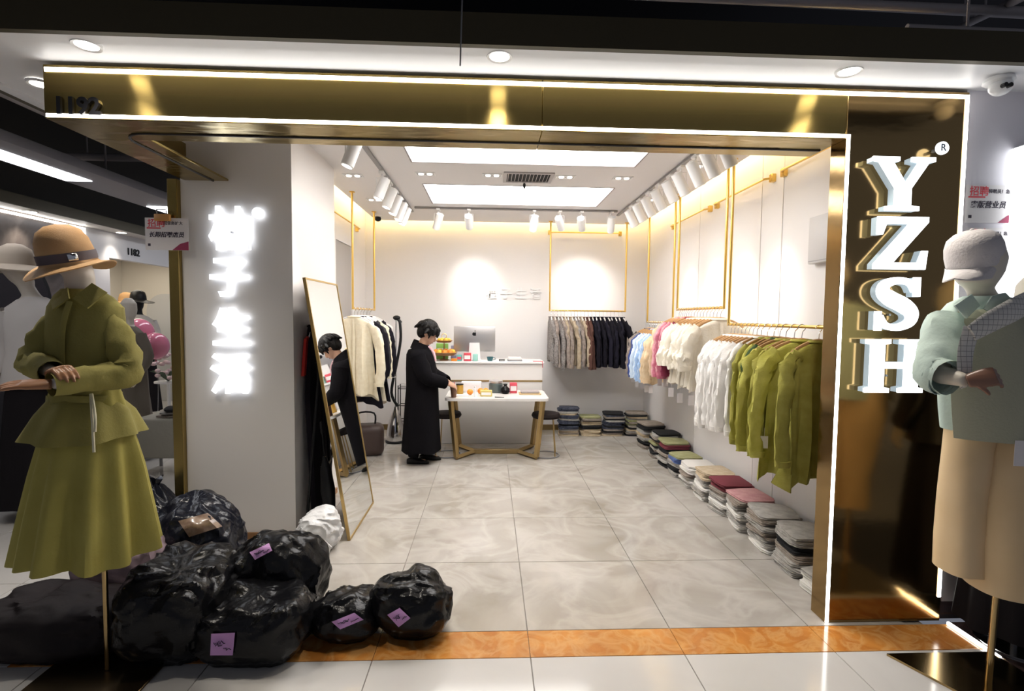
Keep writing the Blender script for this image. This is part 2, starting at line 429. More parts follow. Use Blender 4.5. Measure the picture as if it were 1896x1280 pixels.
# wall and shopfront to the right of the portal
struct(slab('wall_mall_right', (HX1+.004, Y0+.02, 1.30), (5.0, Y0+.12, SZ+.03), mat('mall_white', (.80, .77, .82), .4)))
wd = struct(slab('wall_mall_lower', (HX1+.004, Y0+.021, 0.0), (5.0, Y0+.119, 1.2995), mat('mall_dark_panel', (.030, .022, .024), .12, coat=.4)))
MB().box((HX1+.01, Y0+.008, .10), (HX1+.12, Y0+.0205, .42)).build('grey_panel', mat('grey_panel', (.22, .21, .22), .3), wd)
o = tag(slab('floor_light_line', (2.352, 2.18, .001), (2.364, 2.45, .014), M_LED), 'thin white light line on the floor beside the gold pillar', 'light line')
st = struct(slab('floor', (2.3645, 1.2, .0005), (4.6, 2.45, .012), mat('dark_stone', (.05, .032, .030), .15)))
t = thing('lit_sign_panel', 'bright white vertical light panel at the right edge', 'light panel', (atY(1884, 420, Y0-.03).x, Y0-.026, 0))
MB().add(g_rbox((0, -.03, 1.45), (.35, .045, 2.42), .008)).build('housing', M_WHITE, t)
MB().box((-.004, -.034, 1.458), (.342, -.0305, 2.412)).box((-.004, -.0304, 1.458), (-.0005, .044, 2.412)).build('face', M_SIGN, t)

# dark open ceiling of the mall with pipes
struct(slab('ceiling', (-5.2, -1.2, 3.9), (5.0, 9.6, 3.95), M_BLACKC))
pipes = [((0.1, 2.55, 3.12), (4.6, 2.55, 3.10), .022, 'long grey conduit above the right of the portal'), ((-3.5, 3.0, 3.45), (4.5, 3.1, 3.42), .03, 'long dark pipe high above the portal'),
         ((2.3, 2.1, 2.95), (3.1, 3.4, 3.5), .02, 'slanting grey pipe at the top right corner'), ((1.9, 2.35, 2.90), (3.4, 2.42, 2.93), .012, 'thin conduit just above the lip at right'),
         ((-1.2, 2.4, 3.0), (.3, 3.1, 3.45), .014, 'slanting dark conduit above the header middle'), ((-2.3, 3.3, 2.95), (-2.3, 9.0, 2.95), .05, 'thick pipe running back along the left corridor'),
         ((-3.05, 2.0, 2.92), (-3.05, 9.0, 2.92), .03, 'thin pipe running back over the left corridor'), ((-4.3, 5.2, 3.05), (-2.2, 5.2, 3.05), .035, 'pipe crossing the left corridor ceiling'),
         ((-2.55, 2.3, 3.2), (2.0, 2.3, 3.22), .012, 'thin pale conduit above the bronze lip')]
for a, b, r, lb in pipes:
    A, B = Vector(a), Vector(b); mb = MB(); mb.add(g_tube([A, B], r, 10))
    t = tag(mb.build('ceiling_pipe', M_PIPE), lb, 'pipe')
    for q in (.2, .6, .9):
        p = A.lerp(B, q)
        MB().add(g_tube([p+Vector((0, 0, r)), (p.x, p.y, 3.9)], .006, 6)).build('hanger_rod', M_PIPE, t)
c0 = atY(857, -40, 2.12); c1 = atY(852, 122, 2.12)
o = tag(MB().add(g_tube([(c0.x, 2.12, 3.9), c0, c1], .0035, 6)).build('hanging_cable', M_GREY), 'thin cable hanging down in front of the soffit', 'cable')

# corridor light band on the left
t = thing('corridor_light', 'grey hanging ceiling band with long white light panels, left corridor', 'ceiling light', (0, 0, 0))
MB().add(g_rbox((-3.74, 1.2, 2.70), (-3.28, 9.2, 2.78), .01)).build('housing', mat('band_grey', (.34, .33, .36), .5), t)
MB().box((-3.69, 2.2, 2.694), (-3.475, 4.70, 2.702)).build('diffuser', M_CORRL, t)
MB().box((-3.69, 5.74, 2.694), (-3.475, 8.2, 2.702)).build('diffuser', M_CORRL, t)
for yy in (2.0, 4.9, 8.4): MB().add(g_tube([(-3.5, yy, 2.78), (-3.5, yy, 3.9)], .008, 6)).build('hanger_rod', M_PIPE, t)

# shops across the left corridor --------------------------------------
FX = -4.6
M_DMARB = marble('dark_brown_marble', (.15, .125, .115), (.22, .19, .17), (.07, .058, .055), .2, 1.6)
struct(slab('wall_far_left', (FX-.1, -1.0, 0), (FX, 6.10, 2.53), M_DMARB))
MB().box((FX-.105, -1.0, 2.53), (FX-.0006, 9.4, 3.9)).build('wall_bulkhead', mat('bulkhead', (.05, .042, .03), .6))
bpy.data.objects['wall_bulkhead']['kind'] = 'structure'
sf = struct(slab('trim_3', (FX, -1.0, 2.53), (-4.36, 9.4, 2.56), mat('warm_soffit', (.70, .66, .60), .5)))
MB().box((-4.36, -1.0, 2.53), (-4.335, 9.4, 2.635)).build('bronze_lip', M_LIP, sf)
lf = thing('window_lighting', 'white light line edging the dark marble shopfront across the corridor', 'light line', (FX, 0, 0))
MB().box((.001, -.9, 2.49), (.014, 6.08, 2.512)).build('light_line', M_LED, lf)
MB().box((.001, 6.058, 2.38), (.014, 6.08, 2.4895)).build('light_line', M_LED, lf)
for i, (px, py) in enumerate(((83, 392), (263, 431))):
    c = gnd(px, py, 2.53)
    t = thing('downlight', ('round downlight over the dark marble shopfront', 'round downlight over the white shop across the corridor')[i], 'downlight', (-4.47, c.y, 2.53))
    MB().add(g_cyl(.05, -.006, -.002, 20)).build('lens', M_LAMP, t)
    MB().add(g_loft([[(r*math.cos(2*PI*j/20), r*math.sin(2*PI*j/20), z) for j in range(20)] for r, z in ((.051, -.007), (.062, -.008), (.062, -.001), (.051, -.001), (.051, -.007))], False, False)).build('trim_ring', M_WHITE, t)
    spot('downlight_beam', (-4.47, c.y, 2.5), (-4.56, c.y, 0), 14, math.radians(85), .8, (1, .9, .78), .04)
# white shop: band with number, opening, lit interior
M_CREAM = mat('cream_wall', (.74, .70, .63), .6)
wf = struct(slab('wall_far_white', (FX-.1, 6.1005, 2.22), (FX-.0005, 9.4, 2.53), mat('far_white', (.72, .71, .72), .45)))
struct(slab('wall_far_white', (FX-.1, 6.1005, 0), (FX-.0005, 6.45, 2.2195), mat('far_white', (.72, .71, .72), .45)))
t = obj('shop_number', text_mesh('1182', .12, .004, .003), M_BLACK, wf, tuple(atX(247, 468, FX+.006)))
t.rotation_euler[2] = PI/2
struct(slab('wall_far_inner', (-6.6, 6.0, 0), (-6.5, 9.5, 2.6), M_CREAM))
struct(slab('wall_far_inner', (-6.5, 9.4, 0), (FX, 9.5, 2.6), M_CREAM))
struct(slab('wall_far_inner', (-6.5, 6.0, 0), (FX-.1005, 6.1, 2.6), M_CREAM))
struct(slab('ceiling', (-6.5, 6.1, 2.5), (FX-.101, 9.4, 2.52), M_CREAM))
struct(slab('floor', (-6.5, 6.1, -.05), (-5.2, 9.4, -.001), M_TILEC))
t = thing('ceiling_light_panel', 'warm ceiling light inside the white shop across the corridor', 'ceiling light', (-5.6, 7.8, 2.5))
MB().add(g_rbox((-.4, -1.1, -.03), (.4, 1.1, -.001), .006)).build('frame', M_WHITE, t)
MB().box((-.37, -1.07, -.034), (.37, 1.07, -.0305)).build('diffuser', mat('warm_panel', (1, 1, 1), .5, emit=3.2, ecol=(1, .9, .74)), t)
arch = [(x, z) for x, z in rrect(-.35, 0, .35, 1.9, .3, 8)]
a0 = atY(312, 640, 9.39)
t = tag(MB().add(g_prism([(a0.x+x, z) for x, z in arch], 9.37, 9.3995)).build('arched_panel', mat('arch_panel', (.60, .60, .60), .3)), 'pale arched panel on the wall of the white shop', 'panel')
# dark oval mirror on the marble wall
c = atX(38, 560, FX)
t = thing('oval_mirror', 'dark oval mirror on the brown marble wall at far left', 'mirror', (FX, c.y, c.z-.3))
MB().add(g_prism([(.34*math.cos(a*PI/16), .3+.42*math.sin(a*PI/16)) for a in range(32)], .001, .02, 'YZ')).build('frame', M_BLACK, t)
MB().add(g_prism([(.30*math.cos(a*PI/16), .3+.38*math.sin(a*PI/16)) for a in range(32)], .0205, .023, 'YZ')).build('glass', mat('dark_glass', (.02, .016, .018), .1), t)

# ================================================================== SIGNS
# slab-serif letters, emissive faces, pale returns
def slabY():  # unit height 1, centred x
    return [[(-.55, 1), (-.08, 1), (-.08, .92), (-.19, .90), (.04, .52), (.25, .90), (.13, .92), (.13, 1), (.55, 1), (.55, .92), (.44, .90), (.15, .42), (.15, .10), (.30, .08), (.30, 0), (-.30, 0), (-.30, .08), (-.14, .10), (-.14, .42), (-.44, .90), (-.55, .92)]]
def slabZ():
    return [[(-.44, 1), (.46, 1), (.46, .90), (-.14, .13), (.30, .13), (.37, .36), (.47, .36), (.44, 0), (-.48, 0), (-.48, .10), (.12, .87), (-.28, .87), (-.34, .66), (-.44, .66)]]
def slabH():
    a = [(-.52, 1), (-.08, 1), (-.08, .92), (-.18, .90), (-.18, .57), (.18, .57), (.18, .90), (.08, .92), (.08, 1), (.52, 1), (.52, .92), (.43, .90), (.43, .10), (.52, .08), (.52, 0), (.08, 0), (.08, .08), (.18, .10), (.18, .45), (-.18, .45), (-.18, .10), (-.08, .08), (-.08, 0), (-.52, 0), (-.52, .08), (-.43, .10), (-.43, .90), (-.52, .92)]
    return [a]
def strokeS():
    cp = [(.26, .74), (.17, .90), (-.03, .935), (-.21, .86), (-.235, .72), (-.12, .60), (.10, .47), (.225, .33), (.20, .16), (.02, .065), (-.18, .10), (-.28, .27)]
    Q = smooth_path([(x, 0, z) for x, z in cp], 5); n = len(Q); L, Rr = [], []
    for i, p in enumerate(Q):
        d = (Q[min(i+1, n-1)]-Q[max(i-1, 0)]).normalized(); nn = Vector((-d.z, 0, d.x)); t = i/(n-1)
        w = .055+.085*math.exp(-((t-.5)/.22)**2)
        L.append((p.x+nn.x*w, p.z+nn.z*w)); Rr.append((p.x-nn.x*w, p.z-nn.z*w))
    s = L+Rr[::-1]
    return [s, [(.235, 1), (.345, 1), (.345, .64), (.245, .64)], [(-.355, .36), (-.255, .36), (-.245, 0), (-.355, 0)]]
sign = thing('letter_sign', 'white glowing slab-serif letters down the gold pillar', 'sign', (0, Y0, 0))
for nm, fn, (x0, y0, x1, y1), ww in (('letter_y', slabY, (1615, 290, 1725, 392), 1.1), ('letter_z', slabZ, (1620, 401, 1714, 500), .95), ('letter_s', strokeS, (1622, 513, 1698, 613), .70), ('letter_h', slabH, (1602, 628, 1705, 727), 1.04)):
    a, b = atY(x0, y0, Y0-.05), atY(x1, y1, Y0-.05)
    w, h = b.x-a.x, a.z-b.z; cx = (a.x+b.x)/2
    fb, rb = MB(), MB()
    for k, poly in enumerate(fn()):
        P = [(cx+x/ww*w, b.z+z*h) for x, z in poly]
        fb.add(g_prism(P, -.060-.0004*k, -.050)); rb.add(g_prism([(cx+(x-cx)*.985, b.z+h/2+(z-b.z-h/2)*.985) for x, z in P], -.0495, -.012+.0004*k))
        for q in P[::max(1, len(P)//4)]: pass
    l = fb.build(nm, M_SIGN, sign)
    rb.build('letter_return', mat('letter_return', (.30, .38, .42), .3, emit=.25, ecol=(.8, .92, 1)), l)
    MB().add(g_tube([(cx, -.012, b.z+h*.3), (cx, 0, b.z+h*.3)], .006, 6)).build('standoff', M_GREY, l)
c = atY(1743, 275, Y0-.05)
rm = MB().add(g_cyl(.030, 0, .012, 24), T(c.x, -.048, c.z) @ RX(PI/2)).build('registered_mark', M_SIGN, sign)
obj('mark_letter', text_mesh('R', .045, .001, .001), mat('mark_grey', (.25, .3, .36), .5), rm, (c.x, -.062, c.z))
MB().add(g_tube([(c.x, -.048, c.z), (c.x, 0, c.z)], .008, 6)).build('standoff', M_GREY, rm)

# four characters on the white column
sg = thing('character_sign', 'white halo-lit column of four characters on the white wall', 'sign', (0, 3.55, 0))
for ch, (px, py), s in (('柚', (428, 430), .33), ('子', (426, 518), .31), ('生', (430, 612), .30), ('活', (428, 698), .31)):
    c = atY(px, py, 3.53)
    me = text_mesh(ch, s, .006, .0065)
    l = obj('character', me, M_SIGN2, sg, (c.x, -.028, c.z)); l.scale = (.88, 1, .92)
    MB().add(g_tube([(0, .006, 0), (0, .028, 0)], .006, 6)).build('standoff', M_GREY, l)
c = atY(478, 395, 3.53)
MB().add(g_cyl(.036, 0, .012, 24), T(c.x, -.022, c.z) @ RX(PI/2)).build('registered_mark', M_SIGN2, sg)
# sign on the back wall (white on white)
c = atY(955, 545, 6.98)
sb = thing('wall_letters', 'faint white raised characters on the white back wall', 'sign', (c.x, WB, c.z))
for i, ch in enumerate('柚子生活'):
    obj('character', text_mesh(ch, .16, .008, .004), M_WHITE, sb, (-.33+i*.2, -.009, 0))

# recruitment notices
def notice(x0, y0, x1, y1, Y, label, lines, rz=0.0):
    a, b = atY(x0, y0, Y), atY(x1, y1, Y); w, h = b.x-a.x, a.z-b.z
    t = thing('notice', label, 'notice', (a.x, Y, b.z), rz)
    MB().box((0, -.0006, 0), (w, .0006, h)).build('paper', M_PAPER, t)
    p = obj('heading', text_mesh('招聘', h*.27, .0004, .0006, 'LEFT'), M_INKR, t, (w*.06, -.0012, h*.82))
    obj('handwriting', text_mesh(lines[0], h*.12, .0004, .0003, 'LEFT'), M_INK, t, (w*.42, -.0012, h*.83))
    obj('handwriting', text_mesh(lines[1], h*(.18 if len(lines[1]) > 5 else .20), .0004, .0008, 'LEFT', shear=.2), M_INK, t, (w*.08, -.0012, h*.47))
    MB().add(g_prism([(w*.06, h*.12), (w*.12, h*.12), (w*.12, h*.2), (w*.06, h*.2)], -.0016, -.0008)).build('mark', M_INK, t)
    MB().add(g_prism([(w*.62, 0.001), (w-.001, 0.001), (w-.001, h*.28), (w*.8, h*.2)], -.0016, -.0008)).build('corner_print', M_MAROON, t)
    MB().add(g_prism([(w*.04, h*.66), (w*.36, h*.66), (w*.36, h*.70), (w*.04, h*.70)], -.0016, -.0008)).build('red_line', M_INKR, t)
    return t
notice(268, 403, 350, 464, 3.50, 'white recruitment notice clipped to the gold post', ('因业务扩大', '长期招聘店员'))
c = atY(302, 404, 3.49)
t = thing('clip', 'small orange clip holding the notice on the gold post', 'clip', (c.x, 3.49, c.z))
MB().add(g_rbox((-.05, -.018, -.02), (.05, .006, .025), .006)).build('jaw', mat('orange_clip', (.62, .30, .08), .4), t)
MB().add(g_tube([(-.03, -.01, .02), (-.03, -.02, .05), (.03, -.02, .05), (.03, -.01, .02)], .004, 6)).build('handle', M_GREY, t)
t = notice(1790, 342, 1883, 414, Y0+.012, 'upper recruitment notice on the wall right of the pillar', ('特聘员！急招', '穿版营业员'))
t = notice(1790, 421, 1880, 486, Y0+.012, 'lower recruitment notice on the wall behind the white cap', ('特聘员！急招', '穿版营业员'))

# CCTV under the soffit
c = gnd(1850, 140, SZ)
t = thing('security_camera', 'white dome security camera with two dark lenses under the soffit', 'camera', (c.x, c.y, SZ))
MB().add(g_lathe([(.055, -.013), (.06, -.03), (.045, -.04)], 24)).build('base', M_WHITE, t)
MB().add(g_ell((0, -.01, -.055), .045, .045, .04, 20, 12)).build('head', M_WHITE, t)
for dx in (-.028, -.004):
    MB().add(g_cyl(.010, 0, .02, 14), T(dx, -.045, -.068) @ RX(PI/2)).build('lens', M_BLACK, t)
c = gnd(700, 398, ZC)
t = thing('security_camera', 'small security camera on the shop ceiling by the left gold rod', 'camera', (c.x, c.y, ZC))
MB().add(g_lathe([(.045, 0), (.05, -.02), (.035, -.03)], 20)).build('base', M_WHITE, t)
MB().add(g_ell((0, -.01, -.05), .04, .04, .035, 16, 10)).build('head', M_BLACK, t)

# ================================================================== SHOP CEILING FITTINGS
t = thing('air_vent', 'square grey louvred air vent in the shop ceiling', 'air vent', (.33, 4.64, ZC))
f = MB(); f.box((-.22, -.16, -.012), (.22, -.13, 0)).box((-.22, .13, -.012), (.22, .16, 0)).box((-.22, -.13, -.012), (-.19, .13, 0)).box((.19, -.13, -.012), (.22, .13, 0))
f.build('frame', mat('vent_grey', (.45, .43, .43), .5), t)
MB().box((-.19, -.13, -.003), (.19, .13, -.0005)).build('backing', mat('vent_dark', (.03, .03, .03), .8), t)
sl = MB().add(g_box((-.002, -.13, -.012), (.002, .13, -.002)), RY(.5)).mesh('slat')
for i in range(12): obj('slat', sl, mat('vent_grey', (.45, .43, .43), .5), t, (-.175+i*.0318, 0, -.001))
t = thing('ceiling_sensor', 'small dark sensor hanging below the air vent', 'sensor', (.31, 4.84, ZC))
MB().add(g_tube([(0, 0, 0), (.003, 0, -.03), (.006, 0, -.09)], .004, 6)).build('cord', M_BLACK, t)
MB().add(g_ell((0, 0, -.025), .014, .014, .028, 10, 8)).build('body', M_BLACK, t)
dlm = MB()
fr = MB().add(g_box((-.085, -.05, -.006), (-.075, .05, 0))).box((.075, -.05, -.006), (.085, .05, 0)).box((-.075, -.05, -.006), (.075, -.04, 0)).box((-.075, .04, -.006), (.075, .05, 0)).mesh('frame')
bk = MB().box((-.075, -.04, -.002), (.075, .04, -.0003)).mesh('backing')
ln = MB().add(g_lathe([(.024, -.002), (.022, -.010), (.012, -.012)], 16)).mesh('lens')
DLS = [((-1.23, 4.71), 'nearest the left wall above the white column'), ((-.575, 4.60), 'between the light panels, near the left track'), ((.01, 4.60), 'just left of the air vent'), ((.66, 4.60), 'just right of the air vent'),
       ((1.17, 4.60), 'between the light panels, near the right track'), ((-1.25, 5.66), 'far left, over the coat rail'), ((1.74, 5.40), 'far right, over the colourful shirts'), ((1.74, 4.2), 'right, over the white shirts')]
for (x, y), nm in DLS:
    t = thing('grille_downlight', 'twin square ceiling downlight '+nm, 'downlight', (x, y, ZC))
    obj('frame', fr, M_WHITE, t); obj('backing', bk, mat('dl_back', (.5, .48, .48), .5), t)
    for dx in (-.037, .037): obj('lens', ln, mat('grille_lens', (1, 1, 1), .4, emit=2.0, ecol=(1, .95, .88)), t, (dx, 0, 0))

OR12 = ['first', 'second', 'third', 'fourth', 'fifth', 'sixth', 'seventh', 'eighth', 'ninth', 'tenth', 'eleventh', 'twelfth', 'thirteenth', 'fourteenth', 'fifteenth', 'sixteenth', 'seventeenth', 'eighteenth']
# tracks and their spotlights
TRL, TRR, TRB = -.93, 1.53, 5.98
def track(a, b, label):
    o = tag(MB().add(g_rbox(a, b, .003, 1)).build('light_track', mat('track_grey', (.30, .29, .29), .5)), label, 'light track')
track((TRL-.017, 2.85, ZC-.02), (TRL+.017, 6.2, ZC-.001), 'long ceiling light track on the left of the panels')
track((TRR-.017, 2.85, ZC-.02), (TRR+.017, 6.2, ZC-.001), 'long ceiling light track on the right of the panels')
track((TRL+.06, TRB-.017, ZC-.02), (TRR-.06, TRB+.017, ZC-.001), 'ceiling light track across the back of the panels')
can = MB().add(g_lathe([(.020, .09), (.043, .085), (.043, -.10), (.036, -.105), (.034, -.09)], 20)).mesh('can')
canl = MB().add(g_cyl(.033, -.092, -.085, 18)).mesh('lens')
yok = MB().add(g_tube([(-.047, 0, 0), (-.047, 0, .085), (.047, 0, .085), (.047, 0, 0)], .004, 6)).add(g_cyl(.007, .085, .12)).add(g_rbox((-.02, -.05, .115), (.02, .05, .135), .003, 1)).mesh('yoke')
def track_spot(x, y, target, watts, label, group, ang=50):
    t = thing('track_spotlight', label, 'spotlight', (x, y, ZC-.155), 0, group)
    piv = Vector((x, y, ZC-.155)); d = (Vector(target)-piv).normalized()
    obj('yoke', yok, M_WHITE, t)
    c = obj('can', can, M_WHITE, t); c.rotation_euler = d.to_track_quat('-Z', 'Y').to_euler()
    obj('lens', canl, M_LAMP, c)
    if watts: spot('spotlight_beam', piv+d*.115, target, watts, math.radians(ang), 1.0, (1, .93, .86), .05)
for i, y in enumerate((3.55, 4.5, 4.85, 5.15, 5.45, 5.7)):
    track_spot(TRL, y, (LX+.2, y-.2, 1.1), W_SPOT if i in (0, 2, 5) else 0, '%s white cylinder spotlight from the front, left ceiling track' % OR12[i], 'spotlights of the left track')
for i, y in enumerate((3.35, 3.6, 3.85, 4.15, 4.4, 4.7, 5.0, 5.3, 5.6)):
    track_spot(TRR, y, (WX, y+.15, 1.55), W_SPOT if i in (1, 3, 5, 7) else 0, '%s white cylinder spotlight from the front, right ceiling track' % OR12[i], 'spotlights of the right track')
for i, (x, tx, w) in enumerate(((-.60, -1.2, 0), (-.25, -.2, W_SPOT), (.50, .35, 0), (.80, 1.2, W_SPOT), (1.05, 1.35, W_SPOT), (1.40, 1.5, 0))):
    track_spot(x, TRB, (tx, WB, 1.95 if w else 1.2), w, '%s white cylinder spotlight from the left, back ceiling track' % OR12[i], 'spotlights of the back track')

# ================================================================== GOLD RAILS
PR = .011
def post(parent, x, y, z0):
    mb = MB().add(g_tube([(x, y, z0), (x, y, ZC)], PR, 10)).add(g_lathe([(PR, -.012), (.028, -.008), (.028, -.0005)], 16), T(x, y, ZC))
    mb.build('post', M_GOLDPIPE, parent)
def bar(parent, a, b, nm='rail'): MB().add(g_tube([a, b], PR, 10)).build(nm, M_GOLDPIPE, parent)
RXX, RBY, RLX = 1.89, 6.71, -1.40
ZL, ZU = 1.512, 1.645
def rack(label, pts, z, posts=(1, 1)):
    t = thing('hanging_rail', label, 'clothes rail')
    a, b = pts
    for (x, y), p in zip(pts, posts):
        if p: post(t, x, y, z-PR)
    bar(t, (a[0], a[1], z), (b[0], b[1], z))
    return t
def wallbar(a, b, nx, ny, label):
    t = thing('wall_bar', label, 'wall bar')
    A, B = Vector(a), Vector(b); d = (B-A).normalized(); off = Vector((nx, ny, 0))
    MB().add(g_tube([A-off, A+d*.04, B-d*.04, B-off], .009, 8)).build('bar', M_GOLDPIPE, t)
    for p in (A, B):
        q = p-off
        MB().add(g_rbox((q.x-.02-abs(ny)*.0, q.y-.02, q.z-.03), (q.x+.02, q.y+.02, q.z+.03), .004, 1)).build('bracket', M_GOLDPIPE, t)
rack('gold pipe clothes rail hung from the ceiling on the back wall', ((.78, RBY), (1.78, RBY)), ZU)
rack('low gold rail at the far end of the right wall', ((RXX, 6.10), (RXX, 5.24)), ZL)
rack('raised gold rail in the middle of the right wall', ((RXX, 5.12), (RXX, 4.08)), ZU)
rack('low gold rail nearest the pillar on the right wall', ((RXX, 3.99), (RXX, 2.80)), ZL)
rack('gold pipe clothes rail beside the left wall', ((RLX, 5.32), (RLX, 6.30)), ZU-.02)
wallbar((.80, WB-.06, 2.70), (1.76, WB-.06, 2.70), 0, -.045, 'gold bar fixed high on the back wall')
wallbar((WX-.06, 5.95, 2.62), (WX-.06, 4.95, 2.62), -.045, 0, 'gold bar fixed high at the far end of right wall')
wallbar((WX-.06, 4.80, 2.62), (WX-.06, 3.85, 2.62), -.045, 0, 'gold bar fixed high mid way along right wall')
wallbar((WX-.06, 3.70, 2.62), (WX-.06, 2.9, 2.62), -.045, 0, 'gold bar fixed high on right wall near the pillar')
wallbar((LX+.06, 5.3, 2.62), (LX+.06, 6.5, 2.62), .045, 0, 'gold bar fixed high on the left wall')
c = atX(1508, 450, WX-.02)
t = thing('wall_box', 'pale grey wall box on the right wall beside the pillar', 'box', (WX, c.y, 0))
z0, z1 = atX(1508, 490, WX).z, atX(1508, 405, WX).z
MB().add(g_rbox((-.05, -.28, z0), (-.0005, .02, z1), .006)).build('cover', mat('box_grey', (.6, .59, .59), .4), t)
MB().box((-.0515, -.27, z0+.012), (-.0502, .01, z0+.018)).build('seam', M_GREY, t)

# ================================================================== GARMENTS
def garment_meshes(seed, L=.62, W=.20, Ls=.50, hem=.02, thick=.034, amp=1.0):
    r = random.Random(seed); ph = [r.uniform(0, 6.28) for _ in range(6)]
    N = 52; rings = []
    prof = [(.065, .022, -.098), (.12, .028, -.106), (.175, .028, -.128), (W, thick*.8, -.160)]
    K = 9
    for i in range(1, K+1):
        t = i/K
        prof.append((W-.014*math.sin(t*PI)+hem*t*t, thick*(.8-.1*t), -.160-(L-.16)*t))
    fr = [r.uniform(38, 52), r.uniform(70, 95), r.uniform(18, 26)]
    for i, (w, d, z) in enumerate(prof):
        t = max(0, (i-3)/K); ring = []; g_ = min(1, .25+t*1.1) if i > 2 else 0
        for j in range(N):
            th = 2*PI*j/N; c, s = math.cos(th), math.sin(th)
            ww = w*(1+.04*t*math.sin(3*th+ph[2]))
            x = ww*(abs(c)**.75)*(1 if c >= 0 else -1); y = d*(abs(s)**.8)*(1 if s >= 0 else -1)
            side = .7 if s > 0 else 1.0
            y += g_*(.016*math.sin(x*fr[0]+ph[0]+t*.8)+.008*math.sin(x*fr[1]+ph[1]-t)+.014*math.sin(x*fr[2]+ph[3]))*side*amp
            ring.append((x, y, z-.30*abs(x)*(1-.5*t)+.02+(.02*t*math.sin(2*th+ph[4])+.007*amp*math.sin(x*fr[0]+ph[0]) if i == len(prof)-1 else 0)))
        rings.append(ring)
    body = MB().add(g_loft(rings)).mesh('garment_body')
    out = {'body': body}
    for sd, nm in ((-1, 'sl'), (1, 'sr')):
        y1, y2 = r.uniform(-.05, .0), r.uniform(-.06, .0); kk = r.uniform(-.02, .03)
        path = [(sd*(W-.055), 0, -.150), (sd*(W+.012), y1*.4, -.235), (sd*(W+.045+kk), y1, -.37), (sd*(W+.065+kk), y1+y2*.5, -.15-Ls*.75), (sd*(W+.055), y2+y1, -.17-Ls)]
        out[nm] = MB().add(g_tube(path, [.038, .050, .046, .043, .044], 14, .62, 5, True, .55, seed+sd)).add(g_tube([Vector(path[-1])+Vector((0, 0, .035)), path[-1]], [.047, .043], 12, .74)).mesh('sleeve')
    ring = []
    for (rx, ry, z) in ((.066, .026, -.104), (.060, .030, -.075), (.072, .040, -.088)):
        ring.append([(rx*math.cos(2*PI*j/16), ry*math.sin(2*PI*j/16), z) for j in range(16)])
    out['collar'] = MB().add(g_loft(ring, False, False)).mesh('collar')
    pk = MB().add(g_tube([(0, -thick*.92-.004, -.11), (.004, -thick-.008, -.3), (0, -thick*1.2-.008, -L+.03)], .013, 6, .3)).mesh('placket')
    out['placket'] = pk
    return out
hk = MB().add(g_tube([(-.022, 0, -.012), (-.018, 0, .004), (0, 0, .0125), (.018, 0, .004), (.018, 0, -.016), (.004, 0, -.034), (0, 0, -.085)], .0025, 6, 1, 3))
ME_HOOK = hk.mesh('hook')
ME_ARM = MB().add(g_tube([(-.175, 0, -.148), (-.1, 0, -.106), (0, 0, -.08), (.1, 0, -.106), (.175, 0, -.148)], [.008, .011, .013, .011, .008], 8, .7, 3)).mesh('hanger')
ME_TAG = MB().box((-.022, -.0008, -.075), (.022, .0008, 0)).add(g_tube([(0, 0, 0), (0, 0, .05)], .001, 4)).mesh('price_tag')
GM = {}
def gm(kind, seed):
    if (kind, seed) not in GM:
        kw = dict(shirt=dict(L=.62, W=.195, Ls=.46, thick=.030), jacket=dict(L=.66, W=.20, Ls=.54, thick=.042, hem=.025), blouse=dict(L=.74, W=.19, Ls=.60, thick=.036, hem=.045, amp=1.5),
                  coat=dict(L=1.0, W=.205, Ls=.58, thick=.05, hem=.05), tee=dict(L=.60, W=.21, Ls=.30, thick=.028, hem=.01), long=dict(L=.90, W=.19, Ls=.62, thick=.036, hem=.05, amp=1.8))[kind]
        GM[(kind, seed)] = garment_meshes(seed, **kw)
    return GM[(kind, seed)]
def cloth(name, col, col2=None, **k):
    return mat('cloth_'+name, col, .85, col2=col2, nscale=k.get('ns', 30), bump=.12, bscale=k.get('bs', 90), spec=.12)
def garment(kind, seed, mt, loc, rz, label, group, wood=True, tagged=False, sc=1.0, mt2=None, cat='shirt', nm='hanging_garment'):
    g = gm(kind, seed)
    t = thing(nm, label, cat, loc, rz, group); t.scale = (sc, 1, sc)
    obj('garment_body', g['body'], mt, t, link_obj=True)
    obj('sleeve', g['sl'], mt, t, link_obj=True); obj('sleeve', g['sr'], mt, t, link_obj=True)
    obj('collar', g['collar'], mt2 or mt, t, link_obj=True); obj('placket', g['placket'], mt2 or mt, t, link_obj=True)
    h = obj('hanger', ME_ARM, M_WOOD if wood else M_WHITE, t, link_obj=True); obj('hook', ME_HOOK, M_CHROME, h)
    if tagged: obj('price_tag', ME_TAG, M_PAPER, t, (-.21, -.05, -.66), link_obj=True)
    return t
